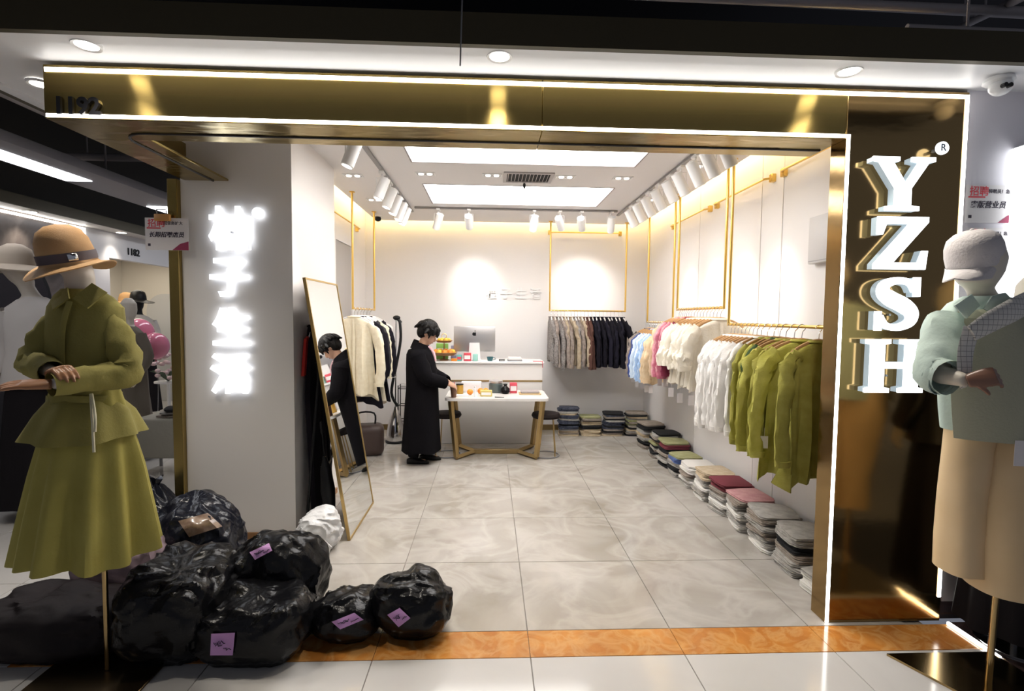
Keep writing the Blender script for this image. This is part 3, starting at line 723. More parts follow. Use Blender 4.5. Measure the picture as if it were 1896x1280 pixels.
C = dict(
 blue=cloth('blue', (.28, .42, .66), (.40, .54, .76)), sky=cloth('sky', (.56, .68, .82), (.66, .76, .86)), navy=cloth('navy', (.05, .08, .25)), beige=cloth('beige', (.66, .50, .32), (.72, .58, .40)),
 pink=cloth('pink', (.62, .30, .34), (.70, .40, .42)), rose=cloth('rose', (.46, .13, .19), (.54, .2, .26)), maroon=cloth('maroon', (.22, .035, .07)), cream=cloth('cream', (.80, .74, .62), (.84, .79, .69)),
 white=cloth('white', (.83, .81, .78)), green=cloth('green', (.40, .38, .075), (.48, .455, .115), ns=12), olive=cloth('olive', (.29, .27, .055), (.37, .345, .085), ns=12), forest=cloth('forest', (.06, .10, .04)),
 taupe=cloth('taupe', (.23, .19, .17), (.32, .27, .24)), greyt=cloth('greyt', (.17, .155, .15), (.30, .28, .27), ns=60), khaki=cloth('khaki', (.34, .27, .19), (.42, .35, .26)), brown=cloth('brown', (.10, .05, .04)),
 black=cloth('black', (.010, .009, .014)), ink=cloth('ink', (.014, .013, .022)), charcoal=cloth('charcoal', (.045, .043, .045)), ivory=cloth('ivory', (.78, .70, .52), (.84, .77, .60)))
J = lambda a: rnd.uniform(-a, a)
def run(kind, mts, y0, y1, z, label, group, sc=1.0, tags=2, dx=0.0, mt2=None, cat='shirt'):
    n = len(mts)
    for i, c in enumerate(mts):
        y = y0+(y1-y0)*i/max(1, n-1)
        garment(kind, rnd.choice((1, 2, 3)), C[c], (RXX+dx, y, z), J(.20 if kind == 'blouse' else .10), (OR12[n-1-i]+' '+label) if n > 1 else label, group, True, i % 3 == 1 if tags else False, sc*(1+J(.025)), cat=cat)
run('shirt', ['charcoal', 'taupe', 'greyt'], 6.02, 5.90, ZL, 'dark grey garment from the blue shirts on far rail', 'dark garments at the far end of the right wall', .96, cat='shirt')
run('shirt', ['navy', 'sky', 'blue', 'sky', 'white', 'blue', 'sky', 'blue'], 5.83, 5.42, ZL, 'blue or white shirt, counting from the beige ones, right wall', 'blue shirts on the right wall', 1.0)
run('shirt', ['beige', 'beige'], 5.35, 5.29, ZL, 'beige shirt on the low rail next to blue shirts', 'beige shirts on the right wall', 1.0)
run('shirt', ['beige', 'pink', 'pink', 'rose', 'pink', 'rose'], 5.07, 4.82, ZU, 'beige or pink shirt from the dark maroon one', 'pink shirts on the raised rail', 1.03)
garment('shirt', 2, C['maroon'], (RXX, 4.76, ZU), .05, 'dark maroon shirt between the pink and the cream shirts', None)
run('tee', ['cream']*9, 4.69, 4.14, ZU, 'cream top on the raised rail, counting from the front', 'cream tops on the raised rail', 1.1, cat='top')
run('blouse', ['white']*9, 3.95, 3.50, ZL, 'white blouse counting back from the green ones', 'white blouses on the near low rail', 1.0, cat='blouse')
run('blouse', ['olive', 'green'], 3.42, 3.34, ZL, 'olive green blouse behind the dark green one', 'green blouses next to the white ones', 1.02, cat='blouse')
garment('blouse', 2, C['forest'], (RXX, 3.27, ZL), .06, 'dark green blouse hidden among the lighter green blouses', None, cat='blouse')
run('blouse', ['green', 'olive'], 3.20, 3.11, ZL, 'light green blouse in front of the dark green one', 'green blouses mid run', 1.03, cat='blouse')
garment('long', 3, C['green'], (RXX-.02, 3.00, ZL), -.16, 'long yellow-green blouse, second from the gold pillar', None, tagged=True, cat='blouse')
garment('long', 1, C['olive'], (RXX, 2.87, ZL), .12, 'long olive green blouse hanging nearest the gold pillar', None, tagged=True, cat='blouse')
# back wall rail: garments edge-on
bx = ['greyt', 'taupe', 'greyt', 'taupe', 'khaki', 'taupe', 'khaki', 'greyt', 'taupe', 'khaki']
for i, c in enumerate(bx):
    garment('jacket', 1+i % 3, C[c], (.80+i*.044, RBY, ZU), PI/2+J(.08), '%s grey-taupe jacket from the left on the back wall rail' % OR12[i], 'taupe jackets on the back wall rail', False, i % 4 == 2, 1.02+J(.02), cat='jacket')
for i, c in enumerate(['brown', 'brown']):
    garment('jacket', 1+i, C[c], (1.245+i*.045, RBY, ZU), PI/2+J(.08), '%s dark brown jacket between taupe and black jackets' % OR12[i], 'brown jackets on the back wall rail', False, False, 1.05, cat='jacket')
for i in range(9):
    garment('jacket', 1+i % 3, C['ink' if i % 2 else 'black'], (1.34+i*.050, RBY, ZU), PI/2+J(.08), '%s black jacket from the left on the back wall rail' % OR12[i], 'black jackets on the back wall rail', False, i in (5,), 1.02+J(.02), cat='jacket')
# left rail
for kind, c, y, lb, ct in (('long', 'ivory', 5.36, 'cream long-sleeved coat hanging just behind the mirror', 'coat'), ('coat', 'black', 5.50, 'black coat hanging right behind the cream one', 'coat'), ('jacket', 'charcoal', 5.62, 'charcoal jacket on the left rail behind the black coat', 'jacket'),
                       ('coat', 'ivory', 5.75, 'cream coat peeking between the black coats on the left rail', 'coat'), ('coat', 'black', 5.90, 'black coat hanging farthest back on the left rail', 'coat'), ('blouse', 'white', 6.05, 'white blouse at the far end of the left rail', 'blouse')):
    garment(kind, 1+int(y*10) % 3, C[c], (RLX, y, ZU-.02), .08, lb, None, False, False, 1.02, cat=ct)

# ================================================================== FOLDED STACKS
def folded_mesh(seed, sx=.30, sy=.24, h=.0205):
    r = random.Random(seed); mb = MB()
    n = 20; rings = []
    for k, (f, z) in enumerate(((.93, 0), (1.0, .18), (.985, .40), (.95, .50), (.99, .60), (1.0, .82), (.93, 1.0))):
        ring = []
        for j in range(n):
            th = 2*PI*j/n; c, s = math.cos(th), math.sin(th)
            x = sx/2*f*(abs(c)**.35)*(1 if c >= 0 else -1); y = sy/2*f*(abs(s)**.35)*(1 if s >= 0 else -1)
            w = 1+.03*math.sin(3*th+seed)+.02*math.sin(7*th+seed*2)
            ring.append((x*w, y*w, h*z+.0012*math.sin(2*th+seed)))
        rings.append(ring)
    mb.add(g_loft(rings)); return mb.mesh('folded_garment')
FM = [folded_mesh(s) for s in range(5)]
ORD = ['nearest', 'second', 'third', 'fourth', 'fifth', 'sixth', 'seventh', 'eighth', 'ninth', 'tenth', 'eleventh', 'twelfth']
for m_ in (('fgrey', (.34, .325, .30), (.46, .44, .41)), ('fwhite', (.74, .72, .68), None), ('fpink', (.55, .27, .29), (.64, .36, .36)), ('fmaroon', (.20, .045, .06), None), ('folive', (.30, .30, .14), (.36, .36, .2)), ('fblue', (.12, .18, .40), None), ('fnavy', (.025, .03, .055), (.10, .11, .15)), ('fblack', (.02, .02, .022), None), ('ftan', (.50, .40, .27), (.60, .50, .36)), ('ftaupe', (.28, .24, .20), (.36, .31, .27))):
    C[m_[0]] = mat('cloth_'+m_[0], m_[1], .85, col2=m_[2], nscale=26, bump=.15, bscale=60, spec=.25)
def stack(x, y, rz, cols, label_where, group, sc=(1, 1)):
    z = 0.0015; cols = [c for c in cols for _ in (0, 1)][:-1] if len(cols) < 8 else cols+cols[2:6]
    dxx = dyy = 0.0
    for i, c in enumerate(cols):
        top = i == len(cols)-1
        lb = ('topmost folded garment of the ' if top else '%s folded garment from the bottom, ' % OR12[i])+label_where
        o = obj('folded_garment', FM[rnd.randrange(5)], C[c], None, (x+dxx+J(.012), y+dyy+J(.014), z), rz+J(.14), True); dxx += J(.006); dyy += J(.006)
        o.scale = (sc[0]*(1+J(.04)), sc[1]*(1+J(.04)), 1); h = .0225
        tag(o, lb, 'folded clothes', group); z += h+.0008
RS = [  # from the pillar to the far corner
 ['fwhite', 'fwhite', 'fgrey'], ['fgrey', 'fgrey', 'ftaupe', 'fblack', 'fgrey', 'fgrey'], ['fwhite', 'fgrey', 'ftaupe', 'fgrey', 'ftaupe', 'fgrey'], ['fwhite', 'fgrey', 'fwhite', 'fgrey', 'ftaupe', 'fpink'],
 ['fgrey', 'fwhite', 'fgrey', 'ftaupe', 'fmaroon', 'fmaroon'], ['fwhite', 'fgrey', 'fwhite', 'fgrey', 'ftan', 'ftan'], ['fgrey', 'fwhite', 'ftaupe', 'fwhite', 'fwhite'], ['fgrey', 'fblack', 'fgrey', 'fblue', 'folive'],
 ['fblack', 'fgrey', 'ftaupe', 'fblack', 'fmaroon', 'folive'], ['ftaupe', 'fgrey', 'fblack', 'ftaupe', 'fgrey', 'fblack', 'folive', 'ftan'], ['ftaupe', 'fblack', 'fgrey', 'ftan', 'fgrey', 'fblack', 'ftaupe']]
ys = [2.72, 3.04, 3.36, 3.68, 4.00, 4.32, 4.64, 4.96, 5.30, 5.66, 6.04]
for i, (cols, y) in enumerate(zip(RS, ys)):
    stack(1.955, y, PI/2+J(.08), cols, '%s floor stack from the gold pillar, right wall' % ORD[i], 'clothes in the %s stack by the right wall' % ORD[i], (.94, 1.12))
BS = [(1.05, ['ftan', 'ftaupe', 'ftan', 'fgrey', 'fnavy', 'fnavy', 'fblack', 'fnavy', 'fnavy', 'fgrey', 'fnavy', 'fnavy']), (1.35, ['ftan', 'ftan', 'fblack', 'ftan', 'ftaupe', 'folive']), (1.63, ['ftan', 'ftaupe', 'fblack', 'ftaupe', 'fnavy', 'fblack', 'fnavy', 'fnavy', 'fgrey']), (1.95, ['fblack', 'ftaupe', 'fgrey', 'ftan', 'fblack', 'ftaupe', 'folive', 'ftaupe', 'folive'])]
for i, (x, cols) in enumerate(BS):
    stack(x, 6.72, J(.1), cols, '%s floor stack from the desk, back wall' % ORD[i], 'clothes in the %s stack by the back wall' % ORD[i], (.9, 1.0))

# ================================================================== DESK, COUNTER
M_MARBT = marble('white_table_top', (.84, .82, .80), (.72, .70, .68), (.82, .80, .77), .18, 2.5)
M_GOLDL = mat('gold_leg', (.46, .33, .15), .35, .9)
counter = thing('counter', 'white reception counter behind the marble table', 'counter', (0, 6.22, 0))
MB().add(g_rbox((-.80, 0, .0), (.645, .42, .985), .004, 1)).build('body', mat('counter_white', (.74, .72, .70), .4), counter)
MB().add(g_rbox((-.82, -.02, .9855), (.665, .44, 1.012), .004, 1)).build('counter_top', M_WHITE, counter)
MB().box((-.80, -.006, .765), (.646, -.0005, .785)).build('gold_inlay', M_GOLDL, counter)
TZ = .68
tb = thing('table', 'white marble-topped table with slanted gold legs', 'table', (.083, 5.80, 0))
MB().add(g_prism(rrect(-.56, -.36, .56, .30, .07), TZ-.028, TZ, 'XY')).build('table_top', M_MARBT, tb)
for sx in (-1, 1):
    for sy, yb in ((-1, -.29), (1, .24)):
        a = Vector((sx*.50, yb, TZ-.029)); b = Vector((sx*.435, yb, .03))
        MB().add(g_tube([a, b], .030, 4, .75)).build('leg', M_GOLDL, tb)
        MB().add(g_tube([b+Vector((0, 0, -.008)), (sx*.24, -.03, .022)], .026, 4)).build('foot', M_GOLDL, tb)
MB().add(g_rbox((-.26, -.06, .001), (.26, 0, .05), .004, 1)).build('stretcher', M_GOLDL, tb)
def stool(x, y, lb):
    t = thing('stool', lb, 'stool', (x, y, 0))
    MB().add(g_lathe([(.10, .425), (.15, .432), (.162, .455), (.15, .482), (.09, .492), (.02, .494)], 28)).build('seat', mat('seat_dark', (.016, .011, .011), .7, spec=.2), t)
    for a in (.6, 2.2, 3.8, 5.4):
        MB().add(g_tube([(.11*math.cos(a), .11*math.sin(a), .43), (.15*math.cos(a), .15*math.sin(a), .012)], .007, 8)).build('leg', M_GOLDL, t)
    MB().add(g_tube([(.155*math.cos(2*PI*i/24), .155*math.sin(2*PI*i/24), .008) for i in range(25)], .008, 8)).build('base_ring', M_GREY, t)
p = gnd(1012, 849); stool(p.x, p.y+.13, 'dark round stool at the right end of the marble table')
stool(-.47, 5.72, 'dark round stool half hidden behind the woman')

# monitor seen from behind
CT = 1.012
mo = thing('computer_monitor', 'slim silver all-in-one computer seen from behind on the counter', 'computer', (-.19, 6.42, CT))
MB().add(g_rbox((-.258, -.012, .105), (.258, .012, .42), .006)).build('case', M_ALU, mo)
MB().add(g_prism([(-.062, .215), (.062, .215), (.075, .012), (-.075, .012)], -.028, -.0125)).add(g_rbox((-.085, -.10, .0005), (.085, .09, .012), .003, 1)).build('stand', M_WHITE, mo)
lg = []
for i in range(28):
    a = 2*PI*i/28; r = .026*(1+.10*math.cos(2*a))*(1-.22*math.exp(-((a-PI/2)/.45)**2)-.12*math.exp(-((a-1.5*PI)/.4)**2))
    x = r*math.cos(a)
    if abs(a) < .55 or abs(a-2*PI) < .55: x -= .010
    lg.append((x, .325+r*math.sin(a)*1.05))
MB().add(g_prism(lg, -.0145, -.0122)).add(g_prism([(.0+.010*math.cos(a*PI/6)*.5+.005, .362+.010*math.sin(a*PI/6)) for a in range(12)], -.0145, -.0122)).build('logo', M_BLACK, mo)

# two-tier fruit stand and snacks
fs = thing('cake_stand', 'two-tier gold fruit stand on the counter beside the woman', 'fruit stand', (-.56, 6.32, CT))
M_RATTAN = mat('rattan', (.34, .17, .06), .5)
MB().add(g_lathe([(.05, .001), (.06, .012), (.015, .02), (.012, .06)], 20)).build('foot', M_RATTAN, fs)
MB().add(g_lathe([(.02, .055), (.13, .065), (.165, .10), (.16, .105), (.12, .075), (.02, .066)], 28)).build('lower_tray', M_RATTAN, fs)
MB().add(g_lathe([(.006, .06), (.006, .27)], 8)).build('stem', M_RATTAN, fs)
MB().add(g_lathe([(.01, .215), (.08, .222), (.105, .245), (.10, .25), (.07, .23), (.01, .226)], 24)).build('upper_tray', M_RATTAN, fs)
MB().add(g_tube([(.03*math.cos(i*PI/8), 0, .30+.03*math.sin(i*PI/8)) for i in range(17)], .004, 6)).build('ring_handle', M_GOLDPIPE, fs)
M_OR = mat('orange_peel', (.80, .28, .03), .45, bump=.1, bscale=200); M_YE = mat('yellow_peel', (.85, .55, .06), .4)
orange = MB().add(g_ell((0, 0, .033), .035, .035, .033, 14, 10)).mesh('orange')
for i in range(9):
    a = i*2*PI/9; o = obj('orange', orange, M_OR if i % 3 else M_YE, None, (-.56+.105*math.cos(a), 6.32+.105*math.sin(a), CT+.074), 0, True)
    tag(o, 'small orange on the lower tray of the fruit stand', 'orange', 'oranges on the lower tray')
for i in range(6):
    a = i*2*PI/6; o = obj('lemon', orange, M_YE, None, (-.56+.058*math.cos(a), 6.32+.058*math.sin(a), CT+.229), 0, True); o.scale = (.72, .72, .72)
    tag(o, 'small yellow fruit on the upper tray of the fruit stand', 'fruit', 'yellow fruit on the upper tray')
def pack(name, x, y, z, w, d, h, mt, lb, cat, band=None, rz=0):
    t = thing(name, lb, cat, (x, y, z), rz)
    MB().add(g_rbox((-w/2, -d/2, .0006), (w/2, d/2, h), min(w, d, h)*.12, 2)).build('body', mt, t)
    if band: MB().box((-w/2*.8, -d/2-.0008, h*.25), (w/2*.8, -d/2-.0001, h*.7)).build('print', band, t)
    return t
M_TEAL = mat('teal', (.12, .42, .40), .5); M_RED = mat('red_print', (.62, .07, .10), .5); M_GRN = mat('green_snack', (.28, .55, .12), .4); M_YBOX = mat('yellow_box', (.62, .50, .16), .5)
M_LILAC = mat('lilac', (.45, .42, .62), .5)
pack('snack_packet', -.60, 6.52, CT, .15, .05, .20, M_GRN, 'tall green snack packet behind the fruit stand', 'packet', M_WHITE)
pack('snack_packet', -.46, 6.58, CT, .07, .05, .17, M_LILAC, 'lilac packet between the fruit stand and computer', 'packet', M_WHITE)
pack('small_box', -.37, 6.27, CT, .06, .06, .075, M_TEAL, 'small dark teal box left of the red box on the counter', 'box', M_RED)
pack('small_box', -.27, 6.26, CT, .09, .06, .10, M_RED, 'red and white box in front of the computer stand', 'box', M_WHITE)
pack('small_box', -.175, 6.27, CT, .06, .06, .085, mat('mint', (.30, .58, .52), .5), 'mint green box right of the red and white box', 'box')
pack('small_box', -.43, 6.25, CT, .07, .05, .03, M_OR, 'flat orange box on the counter edge', 'box')
t = thing('cup', 'small dark teal cup in the middle of the counter', 'cup', (.005, 6.30, CT))
MB().add(g_lathe([(.030, .001), (.042, .05), (.040, .05), (.028, .006)], 20)).build('cup_body', mat('dark_teal', (.03, .12, .14), .35), t)
MB().add(g_tube([(.04, 0, .04), (.062, 0, .035), (.06, 0, .015), (.035, 0, .012)], .004, 6, 1, 3)).build('handle', mat('dark_teal', (.03, .12, .14), .35), t)
pack('stapler', .15, 6.30, CT, .07, .03, .022, M_BLACK, 'small black stapler on the counter', 'stapler', M_GREY, .15)
t = thing('paper_tray', 'white desk tray of papers on the right of the counter', 'tray', (.31, 6.34, CT))
MB().add(g_rbox((-.09, -.08, .001), (.09, .08, .018), .004, 1)).build('tray', M_GREY, t); MB().add(g_rbox((-.08, -.07, .0185), (.08, .07, .045), .003, 1)).build('papers', M_PAPER, t)
t = thing('ribbon_card', 'red tasselled card at the right end of the counter', 'card', (.60, 6.24, CT))
MB().add(g_rbox((-.07, -.02, .0005), (.05, .03, .006), .002, 1)).build('card', M_RED, t); MB().add(g_tube([(.04, -.02, .004), (.045, -.045, .001), (.045, -.046, -.07)], .004, 6)).build('tassel', M_RED, t)
# on the table
pack('white_box', -.21, 5.95, TZ, .235, .10, .12, mat('white_card', (.82, .78, .80), .5), 'white carton standing at the back of the table', 'box', M_PAPER)
t = thing('brown_cup', 'brown drink cup at the left corner of the table', 'cup', (-.385, 5.53, TZ))
MB().add(g_lathe([(.028, .001), (.038, .10), (.040, .10), (.040, .112), (.01, .114)], 20)).build('cup_body', mat('coffee', (.20, .10, .06), .3), t); MB().add(g_tube([(.0, 0, .11), (.012, 0, .17)], .004, 6)).build('straw', M_RED, t)
t = thing('tin', 'yellow and black tin beside the brown cup', 'tin', (-.335, 5.80, TZ))
MB().add(g_cyl(.040, .001, .10, 20)).build('tin_body', mat('mustard', (.52, .30, .05), .4), t); MB().add(g_cyl(.042, .1003, .112, 20)).build('lid', M_BLACK, t)
for i, (x, y) in enumerate(((-.215, 5.70), (-.10, 5.78), (-.04, 5.79))):
    o = obj('tangerine', orange, M_OR, None, (x, y, TZ+.001), 0, True); tag(o, ('orange tangerine left of the white candle on the table', 'orange tangerine just right of the candle', 'orange tangerine behind the yellow box')[i], 'tangerine')
t = thing('white_tube', 'slim white tube standing on the table', 'tube', (-.16, 5.58, TZ)); MB().add(g_lathe([(.014, .001), (.014, .085), (.008, .09), (.008, .115), (.003, .118)], 14)).build('tube', M_WHITE, t)
pack('yellow_box', -.035, 5.62, TZ, .13, .07, .065, M_YBOX, 'yellow and pale box at the middle of the table', 'box', M_PAPER)
t = thing('glass_jar', 'large glass jar of dark bits on the table', 'jar', (.075, 5.92, TZ))
MB().add(g_lathe([(.07, .001), (.082, .015), (.082, .10), (.07, .11)], 24)).build('jar', mat('jar_dark', (.10, .13, .13), .1), t); MB().add(g_lathe([(.078, .1105), (.080, .135), (.03, .145)], 24)).build('lid', M_ALU, t)
t = thing('black_bag', 'small black knotted bag beside the glass jar', 'bag', (.18, 5.80, TZ)); MB().add(g_lathe([(.03, .0005), (.055, .02), (.05, .06), (.018, .09), (.028, .115), (.01, .118)], 12)).build('bag', M_BAG, t)
t = pack('gift_box', .275, 5.86, TZ, .085, .06, .12, M_RED, 'red paper box with pale front on the table', 'box', M_PAPER)
t = thing('tray', 'gold-edged tray of small grey items on the table', 'tray', (.46, 5.80, TZ))
MB().add(g_rbox((-.125, -.08, .001), (.125, .08, .012), .004, 1)).build('tray', mat('tray_gold', (.6, .42, .2), .4), t); MB().add(g_rbox((-.105, -.065, .0122), (.105, .065, .04), .010, 2)).build('contents', mat('tray_grey', (.38, .34, .34), .6), t)
o = tag(MB().add(g_tube([(.06, 5.52, TZ+.005), (.16, 5.505, TZ+.005)], [.006, .003], 8)).build('pen', M_BLACK), 'black pen lying near the front edge of the table', 'pen')
o = tag(MB().add(g_rbox((-.37, 5.60, TZ+.0008), (-.22, 5.68, TZ+.008), .002, 1)).build('notepad', M_PAPER), 'pale notepad on the left half of the table', 'notepad')

# ================================================================== WOMAN (faces +x, head bowed over the table)
W0 = gnd(783, 856); W0 = Vector((-.70, 5.44, 0))
woman = thing('person', 'woman in long black coat standing with bowed head at the table', 'person', W0)
def finger(mb, base, d, L, r, curl, nrm):
    d = Vector(d).normalized(); nrm = Vector(nrm).normalized(); p = Vector(base); pts = [p.copy()]
    for i in range(3):
        d = (d*math.cos(curl)+nrm*math.sin(curl)).normalized(); p = p+d*L*(.45, .32, .23)[i]; pts.append(p.copy())
    mb.add(g_tube(pts, [r, r*.95, r*.85, r*.65], 8, 1, 2)).add(g_ell(pts[-1], r*.66, r*.66, r*.66, 8, 6))
def hand(mb, wrist, fwd, palm_n, side, s=1.0, curl=.35, thumb_side=1):
    w = Vector(wrist); f = Vector(fwd).normalized(); n = Vector(palm_n); n = (n-f*n.dot(f)).normalized(); sd = Vector(side); sd = (sd-f*sd.dot(f)-n*sd.dot(n)).normalized()
    pal = [w, w+f*.03*s, w+f*.065*s, w+f*.088*s]
    rings = []
    for p, a, b in zip(pal, (.026, .034, .040, .037), (.018, .016, .014, .011)):
        rings.append([p+sd*(a*s*math.cos(2*PI*j/14))+n*(b*s*math.sin(2*PI*j/14)) for j in range(14)])
    mb.add(g_loft(rings))
    for k, (o, L) in enumerate(((-.029, .068), (-.010, .078), (.010, .072), (.028, .056))):
        finger(mb, w+f*.080*s+sd*o*s*thumb_side, f, L*s, .0085*s, curl, n)
    finger(mb, w+f*.030*s-sd*.030*s*thumb_side, f*.7-sd*.7*thumb_side+n*.25, .062*s, .0095*s, curl*.6, n)
b = MB()
HD = Vector((.055, 0, 1.375)); tilt = RY(.52)
def hp(x, y, z): return HD+(tilt @ Vector((x, y, z)))
def hell(c, rx, ry, rz, nu=18, nv=12):
    v, f = g_ell((0, 0, 0), rx, ry, rz, nu, nv); return [HD+(tilt @ (Vector(c)+Vector(p))) for p in v], f
b.add(hell((-.01, 0, .02), .092, .074, .098)).add(hell((.025, 0, -.045), .062, .055, .068)).add(hell((.045, 0, -.085), .034, .034, .026))
b.add(g_tube([hp(.078, 0, .0), hp(.100, 0, -.035), hp(.085, 0, -.05)], [.008, .013, .009], 8, 1, 2))
for s in (-1, 1):
    b.add(hell((.070, s*.030, .012), .016, .018, .009, 10, 8)); b.add(hell((-.012, s*.073, -.012), .020, .009, .031, 10, 8))
b.add(hell((.078, 0, -.066), .010, .022, .006, 10, 6)).add(hell((.076, 0, -.078), .010, .020, .006, 10, 6))
b.add(g_tube([(-.03, 0, 1.16), (-.01, 0, 1.24), (.025, 0, 1.32)], [.060, .050, .052], 14, 1, 2))
b.add(g_tube([(-.03, 0, 1.20), (-.035, 0, 1.05), (-.02, 0, .88), (-.02, 0, .74)], [.11, .145, .12, .14], 16, .72, 3, up=(1, 0, 0)))
for s in (-1, 1):
    sh, el, wr_ = Vector((-.03, s*.165, 1.155)), Vector((.06, s*.20, .93)), Vector((.265, s*.07, .845))
    b.add(g_tube([(-.03, s*.05, 1.13), sh+Vector((0, -s*.02, -.03))], [.045, .045], 10)).add(g_tube([sh+Vector((0, -s*.02, -.03)), sh.lerp(el, .5), el, el.lerp(wr_, .5), wr_], [.042, .042, .038, .035, .024], 10, 1, 2))
    hand(b, wr_, (wr_-el), (0, -s*.6, -.8), (0, s, -.3), .95, .38, 1)
    hip, kn, an = Vector((-.02, s*.075, .74)), Vector((.0+.02*s, s*.08, .42)), Vector((-.04+.055*s, s*.075, .075))
    b.add(g_tube([hip, kn, kn.lerp(an, .35), an], [.080, .055, .052, .036], 12, 1, 3)).add(g_tube([an+Vector((-.02, 0, -.04)), an+Vector((.13, 0, -.055))], [.035, .025], 10))
body = obj('body', remeshed(b, 'body', .0065, 3), M_SKIN, woman)
for s in (-1, 1):
    p = hp(.086, s*.030, .010)
    MB().add(g_ell(p, .006, .010, .006, 10, 8)).build('eye', M_BLACK, body)
    MB().add(g_tube([hp(.078, s*.014, .034), hp(.082, s*.032, .038), hp(.070, s*.05, .030)], .004, 6)).build('eyebrow', M_HAIR, body)
MB().add(g_tube([hp(.085, -.018, -.072), hp(.091, 0, -.071), hp(.085, .018, -.072)], .004, 6)).build('mouth', mat('lips', (.40, .12, .11), .5), body)
# hair: short bob, fringe, tufts
h = MB().add(hell((-.022, 0, .045), .108, .096, .100, 22, 14)).add(hell((-.055, 0, -.005), .070, .088, .085, 18, 12)).add(hell((.055, 0, .070), .048, .070, .036, 16, 10))
for s in (-1, 1):
    h.add(g_tube([hp(.03, s*.080, .06), hp(.03, s*.088, .0), hp(.035, s*.082, -.045)], [.028, .026, .010], 8, .5, 2, up=(1, 0, 0)))
for i in range(22):
    a = rnd.uniform(0, 2*PI); e_ = rnd.uniform(-.2, .75); q = Vector((math.cos(a)*math.cos(e_)*.108-.02, math.sin(a)*math.cos(e_)*.094, math.sin(e_)*.10+.045))
    if q.x > .06 and q.z < .06: continue
    d = Vector((q.x*.25+J(.012), q.y*.30+J(.012), -.05+J(.015)-max(0, q.z)*.15))
    h.add(g_tube([hp(*(q*.93)), hp(*(q*.99+d*.5)), hp(*(q+d))], [.022, .018, .008], 7, .7, 2))
for i in range(7):
    y = -.055+i*.018; h.add(g_tube([hp(.05, y, .085), hp(.088, y*1.1, .055), hp(.092, y*1.15+.004, .022)], [.018, .013, .004], 7, .6, 2))
part(obj('hair', remeshed(h, 'hair', .006, 2), M_HAIR, woman), 'short black layered hair')
# coat
M_COAT = mat('black_coat', (.007, .0065, .008), .9, spec=.06, bump=.15, bscale=50)
cs = [(-.030, .085, .105, 1.215), (-.035, .120, .175, 1.20), (-.035, .140, .215, 1.15), (-.02, .160, .22, 1.0), (-.01, .165, .215, .82), (-.015, .175, .225, .60), (-.018, .185, .235, .38), (-.02, .195, .245, .20), (-.02, .198, .248, .135), (-.02, .18, .23, .137), (-.02, .15, .2, .3)]
rings = []
for i, (cx, rx, ry, z) in enumerate(cs):
    t = max(0, (i-3)/5)
    rings.append([(cx+rx*math.cos(2*PI*j/36)*(1+.06*min(t, 1)*math.sin(6*2*PI*j/36+1)), ry*math.sin(2*PI*j/36)*(1+.06*min(t, 1)*math.sin(5*2*PI*j/36)), z+(.012*math.sin(3*2*PI*j/36) if i in (8, 9) else 0)) for j in range(36)])
ct = MB().add(g_loft(rings, False, False)).build('coat', M_COAT, woman)
for s in (-1, 1):
    sh, el, wr_ = Vector((-.035, s*.175, 1.14)), Vector((.07, s*.215, .925)), Vector((.24, s*.085, .855))
    MB().add(g_tube([sh, sh.lerp(el, .5)+Vector((-.01, 0, 0)), el, el.lerp(wr_, .5), wr_], [.085, .085, .075, .068, .060], 16, 1, 4, False, .12, 3+s)).build('coat_sleeve', M_COAT, woman)
MB().add(g_loft([[(-.018+rx*math.cos(2*PI*j/28), ry*math.sin(2*PI*j/28), z-.035*math.cos(2*PI*j/28)) for j in range(28)] for rx, ry, z in ((.10, .125, 1.195), (.084, .088, 1.245), (.080, .080, 1.275), (.092, .094, 1.252), (.118, .145, 1.19))], False, False)).build('coat_collar', M_COAT, ct)
M_SHIRTP = mat('pink_shirt', (.72, .45, .50), .8)
MB().add(g_loft([[(.0+rx*math.cos(2*PI*j/20), ry*math.sin(2*PI*j/20), z+.03*math.cos(2*PI*j/20)*sl) for j in range(20)] for rx, ry, z, sl in ((.080, .080, 1.19, 0), (.072, .062, 1.245, -.2), (.084, .070, 1.235, -.5))], False, False)).build('shirt_collar', M_SHIRTP, woman)
MB().add(g_tube([(.055, 0, 1.235), (.105, 0, 1.17), (.128, 0, 1.08)], [.04, .045, .03], 10, .4, 2, up=(1, 0, 0))).build('shirt_front', M_SHIRTP, woman)
M_PANTS = mat('black_trousers', (.008, .008, .009), .9, spec=.08)
for s in (-1, 1):
    kn, an = Vector((.02*s, s*.08, .45)), Vector((-.04+.055*s, s*.075, .075))
    MB().add(g_tube([kn, an], [.07, .056], 14, 1, 3)).build('trouser_leg', M_PANTS, woman)
    sh = []
    for x, w, hh in ((-.065, .022, .05), (-.04, .036, .062), (.02, .040, .066), (.09, .044, .048), (.14, .036, .036), (.165, .014, .022)):
        sh.append([(an.x+x, an.y+w*math.cos(2*PI*j/14), max(.001, hh*.5+hh*.55*math.sin(2*PI*j/14))) for j in range(14)])
    MB().add(g_loft(sh)).build('shoe', mat('black_shoe', (.008, .008, .009), .4, spec=.25), woman)

